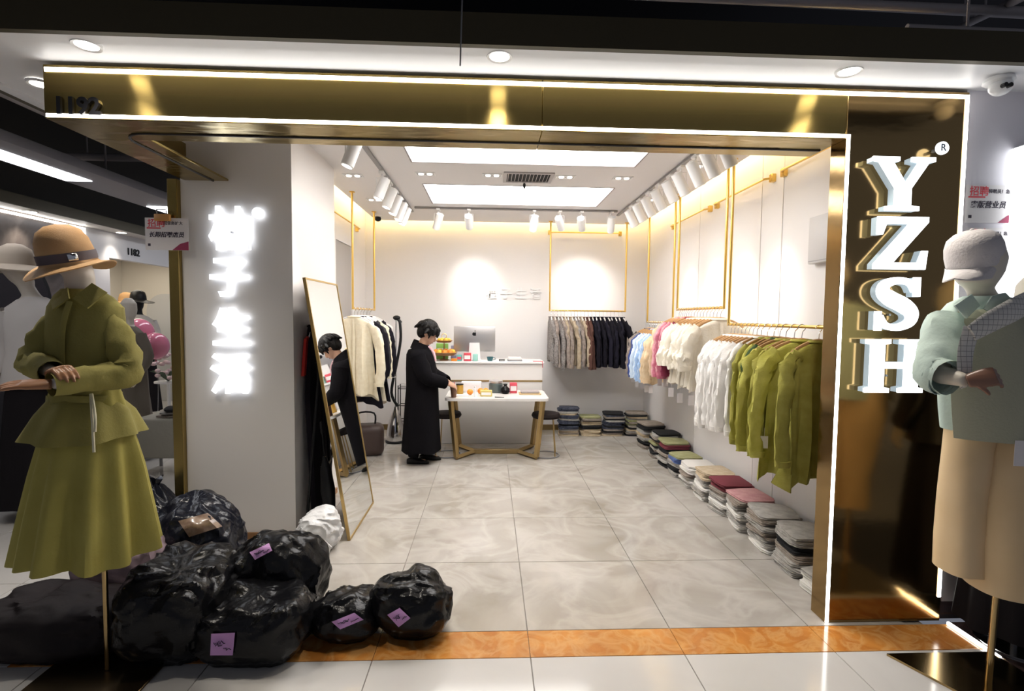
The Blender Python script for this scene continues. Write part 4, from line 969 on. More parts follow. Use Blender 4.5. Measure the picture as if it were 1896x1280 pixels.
# ================================================================== MIRROR, STEAMER, BOARD
mir = thing('standing_mirror', 'tall leaning mirror with thin gold frame reflecting the woman', 'mirror', (-.952, 3.50, .002))
ZT = 1.80; lean = math.atan2(.285, ZT)
A = RY(-lean); ML = .72; MH = math.hypot(.285, ZT)
MB().add(g_box((-.002, .012, .012), (.0, ML-.012, MH-.012)), A).build('glass', M_MIRROR, mir)
fr = MB()
for a, bb in (((-.016, 0, 0), (.004, .012, MH)), ((-.016, ML-.012, 0), (.004, ML, MH)), ((-.016, .012, 0), (.004, ML-.012, .012)), ((-.016, .012, MH-.012), (.004, ML-.012, MH))): fr.add(g_box(a, bb), A)
fr.build('frame', mat('mirror_gold', (.52, .36, .14), .4, .7), mir)
MB().add(g_box((-.016, .0125, .0125), (-.0035, ML-.0125, MH-.0125)), A).build('back_board', mat('mirror_back', (.055, .045, .05), .7), mir)
for yy in (.12, ML-.12):
    p = A @ Vector((-.02, yy, MH*.72))
    MB().add(g_tube([p, (-.34, yy, .01)], .010, 8)).build('prop_leg', M_BLACK, mir)
# folded ironing board
ib = thing('ironing_board', 'black folded ironing board leaning behind the mirror', 'ironing board', (-1.245, 3.86, .003))
IB = RY(-.045) @ RZ(0)
MB().add(g_prism([(y*.20, z) for y, z in ((-.9, .04), (.9, .04), (1, .12), (1, .95), (.6, 1.35), (.25, 1.48), (-.25, 1.48), (-.6, 1.35), (-1, .95), (-1, .12))], -.015, .02, 'YZ'), IB).build('board', mat('board_black', (.012, .010, .015), .8, spec=.15), ib)
for s in (-1, 1):
    MB().add(g_tube([(.035, s*.10, .0), (.05, s*.04, .7), (.035, -s*.08, 1.2)], .010, 8), IB).build('leg', M_BLACK, ib)
MB().add(g_tube([(.05, -.16, .45), (.06, .0, .42), (.05, .15, .46)], .008, 8), IB).build('catch_bar', M_BLACK, ib)
um = thing('umbrella', 'closed black umbrella standing beside the white plastic bag', 'umbrella', (-1.10, 3.60, 0))
UM = T(0, 0, .004) @ RY(-.09)
MB().add(g_lathe([(.004, 0), (.010, .04), (.035, .14), (.05, .32), (.035, .48), (.012, .56)], 12), UM).build('canopy', M_BLACK, um)
MB().add(g_lathe([(.005, .56), (.005, .72), (.011, .73), (.011, .80), (.004, .81)], 10), UM).build('handle', M_BLACK, um)
# red bag on a hook
c = atX(572, 620, -1.322)
rb = thing('red_bag', 'red plastic bag with dangling ribbon hung on the column side', 'bag', (-1.334, c.y, 0))
M_REDP = mat('red_plastic', (.72, .04, .03), .35)
z0, z1 = 1.12, 1.40
MB().add(g_tube([(.0, 0, z1+.07), (.03, 0, z1+.07), (.035, 0, z1+.09)], .006, 8)).build('hook', M_BLACK, rb)
MB().add(g_prism([(-.16, z0), (-.10, z1-.02), (-.04, z1), (.02, z1-.04), (.06, z0+.05), (.0, z0+.015)], .010, .030, 'YZ')).build('bag', M_REDP, rb)
MB().add(g_tube([(.03, -.05, z1-.01), (.03, 0, z1+.075), (.03, .01, z1-.04)], .005, 6)).build('strap', M_WHITE, rb)
MB().add(g_tube([(.034, .015, z1-.03), (.04, .05, z1-.16), (.036, .045, z1-.40)], .008, 6, .3, 3)).build('ribbon', M_REDP, rb)
# garment steamer
sp = gnd(727, 800)
sm = thing('garment_steamer', 'silver garment steamer with black hose and pole', 'steamer', (-1.15, 6.30, 0))
MB().add(g_lathe([(.08, .02), (.105, .03), (.11, .10), (.09, .22), (.06, .32), (.03, .40), (.018, .44)], 24)).build('tank', M_CHROME, sm)
MB().add(g_lathe([(.07, .001), (.12, .004), (.125, .02), (.08, .03)], 24)).build('base', M_BLACK, sm)
MB().add(g_tube([(.0, .0, .42), (.01, 0, 1.50)], .009, 8)).build('pole', M_CHROME, sm)
MB().add(g_tube([(.03, -.02, .45), (-.04, -.04, .62), (.02, -.05, .95), (.07, -.04, 1.25), (.065, -.03, 1.44), (.05, -.02, 1.50)], .017, 10, 1, 5)).build('hose', M_BLACK, sm)
MB().add(g_ell((.02, -.02, 1.53), .045, .03, .03, 14, 10)).add(g_tube([(.03, -.02, 1.52), (.075, -.02, 1.47)], [.02, .016], 8)).build('steam_head', M_BLACK, sm)
wrk = thing('wire_rack', 'small black wire stand behind the steamer', 'wire rack', (-1.08, 6.60, 0))
wmb = [[(-.09, 0, 0), (-.09, 0, .66), (.12, 0, .66), (.12, 0, 0)], [(-.09, .16, 0), (-.09, .16, .66), (.12, .16, .66), (.12, .16, 0)]]
for q in wmb: MB().add(g_tube(q, .007, 8)).build('side_frame', M_BLACK, wrk)
for z in (.2, .4, .62):
    MB().add(g_tube([(-.09, 0, z), (.12, 0, z), (.12, .16, z), (-.09, .16, z), (-.09, 0, z)], .005, 6)).build('shelf_wire', M_BLACK, wrk)
t = thing('travel_bag', 'dark brown bag on the floor under the left rail', 'bag', (-1.38, 5.75, 0), .2)
MB().add(g_rbox((-.2, -.14, .001), (.2, .14, .34), .07, 4)).build('body', mat('brown_leather', (.06, .038, .032), .5, bump=.2, bscale=12), t)
MB().add(g_tube([(-.1, 0, .32), (-.09, 0, .46), (.09, 0, .46), (.1, 0, .32)], .010, 8, 1, 4)).build('handle', M_BLACK, t)

# ================================================================== BAGS
def bag_mesh(name, rx, ry, h, seed, power=.75, knot=.0, lean=(0, 0), lumps=.16, crease=1.0, nu=96, nv=60, flat=.9):
    rings = []; off = Vector((seed*3.7, seed*1.9, seed*5.3))
    for i in range(1, nv):
        ph = -PI/2+PI*i/nv; ring = []
        for j in range(nu):
            th = 2*PI*j/nu
            sg = lambda a, p: math.copysign(abs(a)**p, a)
            u = Vector((sg(math.cos(th), power)*math.cos(ph)**power, sg(math.sin(th), power)*math.cos(ph)**power, sg(math.sin(ph), power)))
            p = Vector((rx*u.x, ry*u.y, h*.5*(1+u.z)))
            n1 = noise.noise(p*4.2+off); n2 = noise.noise(p*9+off*2)
            wv = Vector((n1, n2, -n1))*.10
            top = max(0.0, p.z/h-.45)
            c1 = abs(noise.noise((p+wv)*8+off*3)); c2 = abs(noise.noise((p+wv*1.6)*17+off*4)); pl = math.sin(th*13+n1*9+seed)*top*top
            k = 1+lumps*n1+.05*n2+.22*crease*(.22-c1)*(.55+top)+.08*crease*(.2-c2)+.10*pl
            zz = p.z/h
            x = p.x*k+lean[0]*zz; y = p.y*k+lean[1]*zz; z = p.z*(1+.14*n1+.06*n2+.10*(.2-c1))
            if knot: s_ = 1-.75*max(0, (zz-.72)/.28)**1.2; x = lean[0]*zz+(x-lean[0]*zz)*s_; y = lean[1]*zz+(y-lean[1]*zz)*s_
            ring.append((x, y, max(.0015, z if zz > .08 else z*.5)))
        rings.append(ring)
    mb = MB().add(g_loft(rings))
    me = mb.mesh(name)
    for p in me.polygons: p.use_smooth = True
    return me
def knot_mesh(r, h, seed):
    rings = []
    for i in range(9):
        t = i/8; ring = []
        for j in range(20):
            th = 2*PI*j/20; rr = r*(.35+.9*abs(t-.25)**1.1+.25*math.sin(5*th+seed)*t)
            ring.append((rr*math.cos(th), rr*math.sin(th)*.7, h*t+.012*math.sin(3*th)*t))
        rings.append(ring)
    return MB().add(g_loft(rings)).mesh('knot')
def sticker(o, quad, parent, mt=M_NOTE, ink=True, nmm='paper_label'):
    bpy.context.view_layer.update()
    mw = o.matrix_world; me = o.data
    bvh = BVHTree.FromPolygons([mw @ v.co for v in me.vertices], [list(p.vertices) for p in me.polygons])
    q = [Vector((a[0], a[1], 0)) for a in quad]; inv = parent.matrix_world.inverted()
    def hit(u, w, lift):
        s = (q[0]*(1-u)+q[1]*u)*(1-w)+(q[3]*(1-u)+q[2]*u)*w
        d = ray(s.x, s.y).normalized(); loc, nn, _, _ = bvh.ray_cast(CAM, d)
        if loc is None: return None
        return inv @ (loc-d*lift)
    N = 7; v = []
    for i in range(N):
        for j in range(N):
            p = hit(j/(N-1), i/(N-1), .010)
            if p is None: return
            v.append(p)
    f = [[i*N+j, i*N+j+1, (i+1)*N+j+1, (i+1)*N+j] for i in range(N-1) for j in range(N-1)]
    s = MB().add((v, f)).build(nmm, mt, parent)
    if ink:
        mb = MB(); r = random.Random(int(quad[0][0]))
        for row, (a, b_) in ((.42, (.12, .62)), (.72, (.55, .9)), (.52, (.2, .5))):
            pts = []
            for k in range(10):
                p = hit(a+(b_-a)*k/9, row+r.uniform(-.09, .09), .0125)
                if p: pts.append(p)
            mb.add(g_tube(pts, .0016, 4))
        mb.build('handwriting', M_INK, s)
def bag(x, y, rx, ry, h, seed, label, mt=None, rz=0.0, z=0.0, knot=None, nm='bin_bag', **kw):
    t = thing(nm, label, 'bag', (x, y, z), rz)
    o = obj('bag_body', bag_mesh('bag_body', rx, ry, h, seed, knot=1 if knot else 0, **kw), mt or M_BAG, t)
    if knot: obj('knot', knot_mesh(knot, knot*1.7, seed), mt or M_BAG, t, (kw.get('lean', (0, 0))[0], kw.get('lean', (0, 0))[1], h*.93))
    return t, o
tA, oA = bag(-1.42, 2.40, .225, .25, .42, 1, 'largest black bin bag at the front left of the pile', lumps=.10, power=.62)
tB, oB = bag(-1.66, 2.92, .26, .22, .47, 2, 'black bin bag with a brown taped parcel showing on top', mt=M_BAGN, lumps=.16)
sticker(oB, [(330, 965), (385, 950), (412, 975), (350, 995)], tB, mat('parcel_tape', (.16, .10, .07), .25, coat=.6, col2=(.30, .21, .15), nscale=25), False, 'parcel_patch')
tC, oC = bag(-2.12, 3.30, .15, .15, .46, 3, 'black knotted bin bag standing by the gold post', mt=M_BAGN, knot=.05)
tD, oD = bag(-1.06, 2.33, .245, .17, .30, 4, 'low black bin bag at the front with a square purple note', lumps=.10, power=.6)
sticker(oD, [(391, 1174), (435, 1172), (431, 1214), (389, 1214)], tD)
tE, oE = bag(-1.08, 2.60, .25, .19, .43, 5, 'rounded black bin bag behind the front one, note at its shoulder', power=.85, lumps=.10)
sticker(oE, [(462, 1023), (498, 1006), (504, 1020), (472, 1037)], tE)
tF, oF = bag(-.68, 2.46, .175, .145, .21, 6, 'small flat black bin bag in the middle of the front row', lumps=.15)
sticker(oF, [(614, 1152), (656, 1135), (673, 1148), (630, 1166)], tF)
tG, oG = bag(-.37, 2.49, .20, .155, .29, 8, 'black bin bag at the right end of the row on the amber strip', lumps=.24)
sticker(oG, [(717, 1139), (740, 1126), (760, 1145), (738, 1162)], tG)
tH, oH = bag(-1.97, 2.40, .36, .20, .25, 9, 'long dark sack lying at the far left of the pile', mt=mat('dark_sack', (.014, .010, .011), .6, spec=.2, bump=.3, bscale=10), lumps=.10, power=.65)
tI, oI = bag(-1.90, 2.70, .24, .13, .40, 10, 'greyish pink cloth sack under the green skirt', mt=mat('mauve_cloth', (.25, .18, .21), .8, bump=.3, bscale=12), nm='cloth_sack', lumps=.12)
# white crumpled plastic bag
tW, oW = bag(-1.10, 3.38, .13, .11, .29, 11, 'crumpled white plastic bag at the foot of the mirror', mt=mat('white_film', (.78, .78, .79), .3, bump=.5, bscale=14), nm='plastic_bag', lumps=.5, crease=3.2, power=.9)
for i, pts in enumerate(([(-.13, .16), (-.09, .20), (-.02, .10), (-.06, .06)], [(.02, .14), (.10, .07), (.08, .02), (-.01, .07)])):
    v0 = [Vector((x, -.118-.012*(k % 2), z)) for k, (x, z) in enumerate(pts)]; v = v0+[p+Vector((.0, .004, .003)) for p in v0]
    MB().add((v, [[0, 1, 2], [0, 2, 3], [6, 5, 4], [7, 6, 4]]+[[k, (k+1) % 4, 4+(k+1) % 4, 4+k] for k in range(4)])).build('flap', mat('white_film', (.78, .78, .79), .3), tW)

# ================================================================== MANNEQUINS
def ringpx(base, pts, n=36, ryr=.6, fold=0.0, nf=9, ph=0.0):
    """pts: (xl, xr, y, dy, fold) pixel spans turned into rings at the mannequin's own distance"""
    rings = []
    for q in pts:
        xl, xr, y = q[:3]; dy = q[3] if len(q) > 3 else 0; fo = q[4] if len(q) > 4 else 0; rr = q[5] if len(q) > 5 else ryr
        a = atY(xl, y, base.y+dy); b_ = atY(xr, y, base.y+dy); c = (a+b_)/2-base; rx = (b_-a).length/2; ring = []
        for j in range(n):
            th = 2*PI*j/n; k = 1+fo*math.sin(nf*th+ph)+fo*.5*math.sin((nf*1.0-4)*th+ph*2)
            ring.append((c.x+rx*k*math.cos(th), c.y+rx*rr*k*math.sin(th), c.z+(fo*.10*math.sin(3*th+ph))))
        rings.append(ring)
    return rings
def loc_px(base, x, y, dy): return atY(x, y, base.y+dy)-base

# ---- left mannequin: olive blouse and skirt, straw hat
BL = Vector((-1.638, 2.209, 0))
ml = thing('mannequin', 'mannequin in olive green blouse and long skirt with straw hat', 'mannequin', BL)
Lp = lambda x, y, dy=0.0: loc_px(BL, x, y, dy)
M_OLV = mat('olive_linen', (.25, .215, .052), .85, col2=(.30, .262, .068), nscale=6, bump=.1, bscale=90)
M_OLV2 = mat('olive_skirt', (.335, .29, .06), .8, col2=(.385, .338, .08), nscale=5, bump=.06, bscale=80)
b = MB()
b.add(g_loft(ringpx(BL, [(98, 152, 458, .01, 0, 1.0), (100, 160, 480, .01, 0, 1.0), (110, 168, 500, 0, 0, .95), (123, 172, 515, 0, 0, .95), (125, 173, 538, .01, 0, .9), (122, 196, 562, .015, 0, .8), (104, 212, 582, .01, 0, .5), (98, 218, 640, 0, 0, .6), (110, 205, 720, 0, 0, .6), (100, 215, 800, 0, 0, .6)], 24)))
EL1, WR1 = Lp(66, 672, -.06), Lp(96, 690, -.20)
EL2, WR2 = Lp(232, 690, -.05), Lp(96, 712, -.26)
for sh, el, wr_ in ((Lp(100, 590, 0), EL1, WR1), (Lp(216, 590, 0), EL2, WR2)):
    b.add(g_tube([sh+Vector((.03 if sh.x < 0 else -.03, 0, -.02)), sh.lerp(el, .5), el, el.lerp(wr_, .5), wr_], [.028, .036, .034, .030, .022], 10, 1, 3))
obj('body', remeshed(b, 'body', .008, 4), M_MANN, ml)
hb = MB(); hand(hb, WR1, Lp(128, 676, -.27)-WR1, (0, .2, -1), (0, -.6, 1), .95, .75, 1)
part(obj('hand', remeshed(hb, 'hand', .0042, 2), M_HANDW, ml), 'brown wooden jointed hand')
hb = MB(); hand(hb, WR2, Lp(30, 712, -.30)-WR2, (0, .3, -1), (0, -1, -.2), 1.0, .12, 1)
part(obj('hand', remeshed(hb, 'hand', .0042, 2), M_HANDW, ml), 'brown wooden jointed hand')
# skirt with pleats
sk = ringpx(BL, [(100, 216, 712, 0, .01, .60), (94, 226, 745, 0, .02, .64), (88, 240, 800, 0, .04, .70), (76, 254, 870, 0, .075, .80), (64, 266, 950, 0, .10, .85), (55, 276, 1022, 0, .125, .88), (57, 274, 1024, 0, .125, .86), (75, 256, 950, 0, .09, .8)], 84, nf=11, ph=.6)
MB().add(g_loft(sk, True, False)).build('skirt', M_OLV2, ml)
# blouse
bl = ringpx(BL, [(120, 180, 536, .01, 0, .95), (108, 202, 549, .01, 0, .85), (92, 226, 569, .005, 0, .55), (88, 230, 610, 0, .01, .62), (92, 228, 660, 0, .025, .68), (98, 222, 705, 0, .035, .70), (104, 212, 733, 0, .045, .74), (86, 236, 762, 0, .05, .88), (68, 252, 806, 0, .065, .98), (72, 248, 804, 0, .06, .96), (100, 216, 740, 0, .03, .66)], 60, nf=8, ph=2.0)
blo = MB().add(g_loft(bl, False, False)).build('blouse', M_OLV, ml)
for sh, el, wr_, sd in ((Lp(98, 586, 0), EL1, WR1, 1), (Lp(218, 586, 0), EL2, WR2, 2)):
    MB().add(g_tube([sh+Vector((.045 if sd == 1 else -.045, 0, .03)), sh.lerp(el, .5), el, el.lerp(wr_, .5), wr_], [.030, .054, .058, .050, .042], 18, 1, 6, False, .30, sd)).build('sleeve', M_OLV, ml)
    d = (wr_-el).normalized(); MB().add(g_tube([wr_-d*.05, wr_+d*.004], [.050, .044], 16, 1, 0, False)).build('cuff', M_OLV, ml)
for s, pts in ((-1, [(124, 532), (127, 552), (97, 574), (94, 560)]), (1, [(170, 524), (134, 553), (161, 571), (197, 541)])):
    v0 = [Lp(x, y, -.105 if i in (1, 2) else -.06) for i, (x, y) in enumerate(pts)]
    n = len(v0); v = v0+[p+Vector((0, .007, -.002)) for p in v0]
    MB().add((v, [list(range(n)), list(range(2*n-1, n-1, -1))]+[[i, (i+1) % n, n+(i+1) % n, n+i] for i in range(n)])).build('collar_flap', M_OLV, ml)
MB().add(g_tube([Lp(129, 558, -.105), Lp(117, 600, -.112), Lp(114, 650, -.112), Lp(118, 705, -.105)], .012, 8, .3, 3)).build('placket', M_OLV, ml)
MB().add(g_tube([Lp(168, 730, -.17), Lp(171, 780, -.22), Lp(174, 838, -.235)], .005, 6, 1, 3)).add(g_tube([Lp(170, 730, -.17), Lp(176, 770, -.22), Lp(176, 800, -.232)], .005, 6, 1, 3)).build('tie_cord', mat('cord_cream', (.62, .58, .42), .8), ml)
MB().add(g_loft([[p for p in r] for r in ringpx(BL, [(97, 219, 728, 0, .03, .74), (96, 219, 740, 0, .03, .74)], 48)], False, False)).build('waistband', M_OLV, ml)
# hat
HM = T(*Lp(128, 486, 0)) @ RY(-.13) @ RX(.24) @ S3(.78, .86, 1.0)
hat = []
for r, z in ((.001, .155), (.05, .150), (.09, .128), (.112, .09), (.120, .045), (.122, .0), (.130, -.008), (.16, -.016), (.195, -.026), (.192, -.030), (.15, -.020), (.118, -.008), (.112, .02)):
    ring = []
    for j in range(40):
        th = 2*PI*j/40; w = (.020*math.sin(2*th+2.2)+.008*math.sin(3*th))*max(0, (r-.12)/.075)
        ring.append((r*math.cos(th)*(.98), r*math.sin(th), z+w))
    hat.append(ring)
M_STRAW = mat('straw', (.50, .28, .115), .7, col2=(.58, .35, .16), nscale=3, bump=.25, bscale=140, stretch=(1, 1, 6))
hh = MB().add(g_loft(hat, True, False), HM).build('straw_hat', M_STRAW, ml)
MB().add(g_lathe([(.1235, .004), (.1245, .02), (.1235, .040)], 40, False), HM).build('hat_band', mat('mauve_band', (.10, .075, .085), .6), hh)
MB().add(g_rbox((-.02, -.006, .008), (.02, .004, .036), .002, 1), HM @ RZ(.85) @ T(0, -.128, 0)).build('buckle', M_CHROME, hh)
MB().add(g_tube([Lp(192, 1000, 0), (0, 0, .015)], .011, 10)).build('pole', M_BRASS, ml)
MB().add(g_rbox((-.26, -.20, .001), (.22, .16, .012), .003, 1)).build('base_plate', mat('bronze_plate', (.14, .095, .05), .3, .9), ml)

# ---- right mannequin: mint jacket, cap, beige wide trousers
BR = Vector((2.15, 2.03, 0))
mr = thing('mannequin', 'mannequin in mint jacket, white cap and beige wide trousers', 'mannequin', BR)
Rp = lambda x, y, dy=0.0: loc_px(BR, x, y, dy)
b = MB()
b.add(g_loft(ringpx(BR, [(1772, 1842, 450, 0, 0, 1.1), (1766, 1848, 480, 0, 0, 1.1), (1772, 1846, 505, -.01, 0, 1.0), (1780, 1838, 524, -.02, 0, .9), (1792, 1834, 534, 0, 0, .9), (1800, 1846, 552, .01, 0, .9), (1780, 1880, 572, .015, 0, .7), (1752, 1920, 590, .01, 0, .5), (1752, 1922, 680, 0, 0, .6), (1770, 1910, 800, 0, 0, .6)], 24)))
EL, WR = Rp(1738, 690, -.10), Rp(1790, 706, -.22)
b.add(g_tube([Rp(1752, 600, 0), Rp(1742, 650, -.05), EL, EL.lerp(WR, .5), WR], [.048, .044, .038, .034, .023], 10, 1, 3))
ELR, WRR = Rp(1936, 720, -.02), Rp(1930, 840, -.08)
b.add(g_tube([Rp(1920, 600, 0), ELR, WRR], [.048, .04, .024], 10, 1, 3))
obj('body', remeshed(b, 'body', .008, 4), mat('mannequin_cream', (.72, .66, .56), .45), mr)
hb = MB(); hand(hb, WR, Rp(1812, 702, -.24)-WR, (.1, .9, -.5), (0, .5, .9), .95, 1.15, 1)
part(obj('hand', remeshed(hb, 'hand', .0042, 2), mat('bronze_hand', (.25, .13, .09), .35), mr), 'brown jointed hand')
hb = MB(); hand(hb, WRR, (0, -.2, -1), (-1, 0, 0), (0, -1, 0), .95, .3, 1)
obj('hand', remeshed(hb, 'hand', .0042, 2), mat('bronze_hand', (.25, .13, .09), .35), mr)
M_MINT = mat('mint_cotton', (.52, .64, .58), .8, bump=.1, bscale=60); M_SAGE = mat('sage_knit', (.43, .43, .32), .85, bump=.15, bscale=120); M_BEI = mat('beige_trousers', (.72, .53, .30), .8, col2=(.76, .57, .34), nscale=5)
jk = ringpx(BR, [(1792, 1852, 549, .01, 0, .95), (1768, 1890, 562, .01, 0, .8), (1746, 1926, 582, .005, 0, .55), (1744, 1930, 640, 0, .01, .60), (1748, 1928, 700, 0, .02, .62), (1752, 1930, 760, 0, .03, .64), (1756, 1934, 796, 0, .035, .64), (1760, 1930, 795, 0, .03, .62)], 60, nf=7, ph=.4)
MB().add(g_loft(jk, False, False)).build('jacket', M_MINT, mr)
vf = []
for xl, xr, y, g in ((1768, 1900, 572, 1.05), (1746, 1926, 590, 1.08), (1744, 1932, 640, 1.09), (1746, 1934, 700, 1.10), (1750, 1938, 760, 1.11), (1754, 1942, 806, 1.12)):
    a_, b_ = atY(xl, y, BR.y), atY(xr, y, BR.y); c = (a_+b_)/2-BR; rx = (b_-a_).length/2*g; row = []
    for j in range(22):
        th = math.radians(-163+195*j/21); k = 1+.012*math.sin(6*th)
        row.append((c.x+rx*k*math.cos(th), c.y+rx*.66*k*math.sin(th), c.z))
    vf.append(row)
v = [p for r_ in vf for p in r_]; v = v+[(p[0]*.99, p[1]*.965, p[2]) for p in v]; nn = len(v)//2; f = []
for i in range(len(vf)-1):
    for j in range(21):
        q = i*22+j; f += [[q, q+1, q+23, q+22], [nn+q, nn+q+22, nn+q+23, nn+q+1]]
for i in range(len(vf)-1): f += [[i*22, i*22+22, nn+i*22+22, nn+i*22], [i*22+21, nn+i*22+21, nn+i*22+43, i*22+43]]
for j in range(21): q = (len(vf)-1)*22+j; f += [[q, q+1, nn+q+1, nn+q], [j, nn+j, nn+j+1, j+1]]
MB().add((v, f)).build('vest', M_SAGE, mr)
MB().add(g_tube([Rp(1752, 592, 0), Rp(1740, 645, -.05), Rp(1732, 690, -.10), Rp(1748, 700, -.14)], [.068, .074, .072, .066], 18, 1, 6, False, .2, 4)).build('sleeve', M_MINT, mr)
MB().add(g_tube([Rp(1738, 693, -.115), Rp(1756, 700, -.155)], [.073, .070], 18, 1, 3, False, .15, 2)).build('rolled_cuff', M_MINT, mr)
MB().add(g_tube([Rp(1922, 596, 0), ELR, ELR.lerp(WRR, .8)], [.068, .066, .055], 18, 1, 6, False, .2, 8)).build('sleeve', M_SAGE, mr)
for pts in ([(1800, 545), (1768, 566), (1790, 590), (1815, 566)], [(1838, 548), (1822, 572), (1850, 585), (1886, 566), (1862, 542)]):
    v0 = [Rp(x, y, -.135 if i in (1, 2) else -.09) for i, (x, y) in enumerate(pts)]; n = len(v0); v = v0+[p+Vector((0, .007, 0)) for p in v0]
    MB().add((v, [list(range(n)), list(range(2*n-1, n-1, -1))]+[[i, (i+1) % n, n+(i+1) % n, n+i] for i in range(n)])).build('collar_flap', M_MINT, mr)
def checked(name):
    m = bpy.data.materials.new(name); m.use_nodes = True; nt = m.node_tree; bb = nt.nodes['Principled BSDF']; bb.inputs['Roughness'].default_value = .85
    tc = nt.nodes.new('ShaderNodeTexCoord'); br = nt.nodes.new('ShaderNodeTexBrick'); mp = nt.nodes.new('ShaderNodeMapping'); mp.inputs['Rotation'].default_value = (PI/2, 0, 0)
    br.offset = 0; br.inputs['Color1'].default_value = (.74, .72, .68, 1); br.inputs['Color2'].default_value = (.70, .68, .64, 1); br.inputs['Mortar'].default_value = (.28, .28, .26, 1)
    br.inputs['Scale'].default_value = 1; br.inputs['Mortar Size'].default_value = .0010; br.inputs['Brick Width'].default_value = .02; br.inputs['Row Height'].default_value = .02
    nt.links.new(tc.outputs['Object'], mp.inputs[0]); nt.links.new(mp.outputs[0], br.inputs['Vector']); nt.links.new(br.outputs['Color'], bb.inputs['Base Color']); return m
M_CHK = checked('checked_scarf')
MB().add(g_tube([Rp(1912, 556, -.07), Rp(1872, 576, -.165), Rp(1830, 598, -.185), Rp(1798, 618, -.185)], [.046, .046, .042, .034], 12, .35, 4, up=(0, 1, 0))).build('scarf', M_CHK, mr)
MB().add(g_tube([Rp(1800, 606, -.178), Rp(1788, 650, -.172), Rp(1786, 690, -.18), Rp(1790, 712, -.165)], [.034, .032, .030, .030], 12, .3, 4, up=(0, 1, 0))).build('scarf_end', M_CHK, mr)
for (pts, ph) in (([(1762, 1846, 770, 0, 0, .9), (1756, 1826, 830, 0, .01, 1.0), (1749, 1814, 920, .01, .02, 1.2), (1744, 1808, 1000, .01, .03, 1.3), (1742, 1806, 1054, .01, .035, 1.3), (1748, 1800, 1053, .01, .03, 1.2)], .3),
                  ([(1815, 1935, 770, 0, 0, .9), (1808, 1938, 830, 0, .01, .95), (1806, 1934, 920, -.03, .02, 1.0), (1806, 1928, 1010, -.05, .025, 1.05), (1806, 1924, 1088, -.05, .03, 1.05), (1812, 1918, 1087, -.05, .03, 1.0)], 1.7)):
    MB().add(g_loft(ringpx(BR, pts, 48, nf=5, ph=ph), True, False)).build('trouser_leg', M_BEI, mr)
# cap with peak
CM = T(*Rp(1804, 482, 0)) @ RY(-.20) @ RZ(-.35) @ RX(.10) @ S3(.95, .95, .95)
crown = [[(r*math.cos(2*PI*j/32), r*1.12*math.sin(2*PI*j/32), z) for j in range(32)] for r, z in ((.095, -.02), (.099, .02), (.097, .06), (.086, .095), (.06, .118), (.03, .128), (.004, .130))]
M_CAP = mat('white_cotton_cap', (.72, .68, .68), .85, bump=.2, bscale=90)
cp = MB().add(g_loft(crown, False, True), CM).build('cap', M_CAP, mr)
pk = []
for k in range(5):
    t = k/4; ring = []
    for j in range(13):
        a = PI+.35+(PI-.7)*j/12
        ring.append((.096*math.cos(a)*(1-.12*t)*1.02, .107*math.sin(a)-.10*t*abs(math.sin(a))**.7, -.018-.035*t+.018*t*(1-abs(math.cos(a)))-.012*abs(math.cos(a))*t))
    pk.append(ring)
v = [p for r in pk for p in r]; v2 = v+[(p[0], p[1], p[2]-.005) for p in v]; n = len(v); f = []
for k in range(4):
    for j in range(12):
        a = k*13+j; f += [[a, a+1, a+14, a+13], [n+a, n+a+13, n+a+14, n+a+1]]
for j in range(12): f += [[4*13+j, 4*13+j+1, n+4*13+j+1, n+4*13+j]]
MB().add((v2, f), CM @ RZ(-.75)).build('cap_peak', M_CAP, cp)
MB().add(g_ell((0, 0, .132), .008, .008, .005, 10, 6), CM).build('cap_button', M_CAP, cp)
MB().add(g_tube([Rp(1848, 1060, 0), (0.0, 0, .01)], .013, 12)).build('pole', M_BRASS, mr)
MB().add(g_prism([(-.30, .19), (.20, .19), (.24, -.20), (-.12, -.20)], .001, .011, 'XY')).build('base_plate', M_BRASS, mr)
MB().add(g_box((-.0008, -.022, -.05), (.0008, .022, .05)), T(*Rp(1890, 840, -.16)) @ RZ(PI/2-.2)).build('price_tag', M_PAPER, mr)

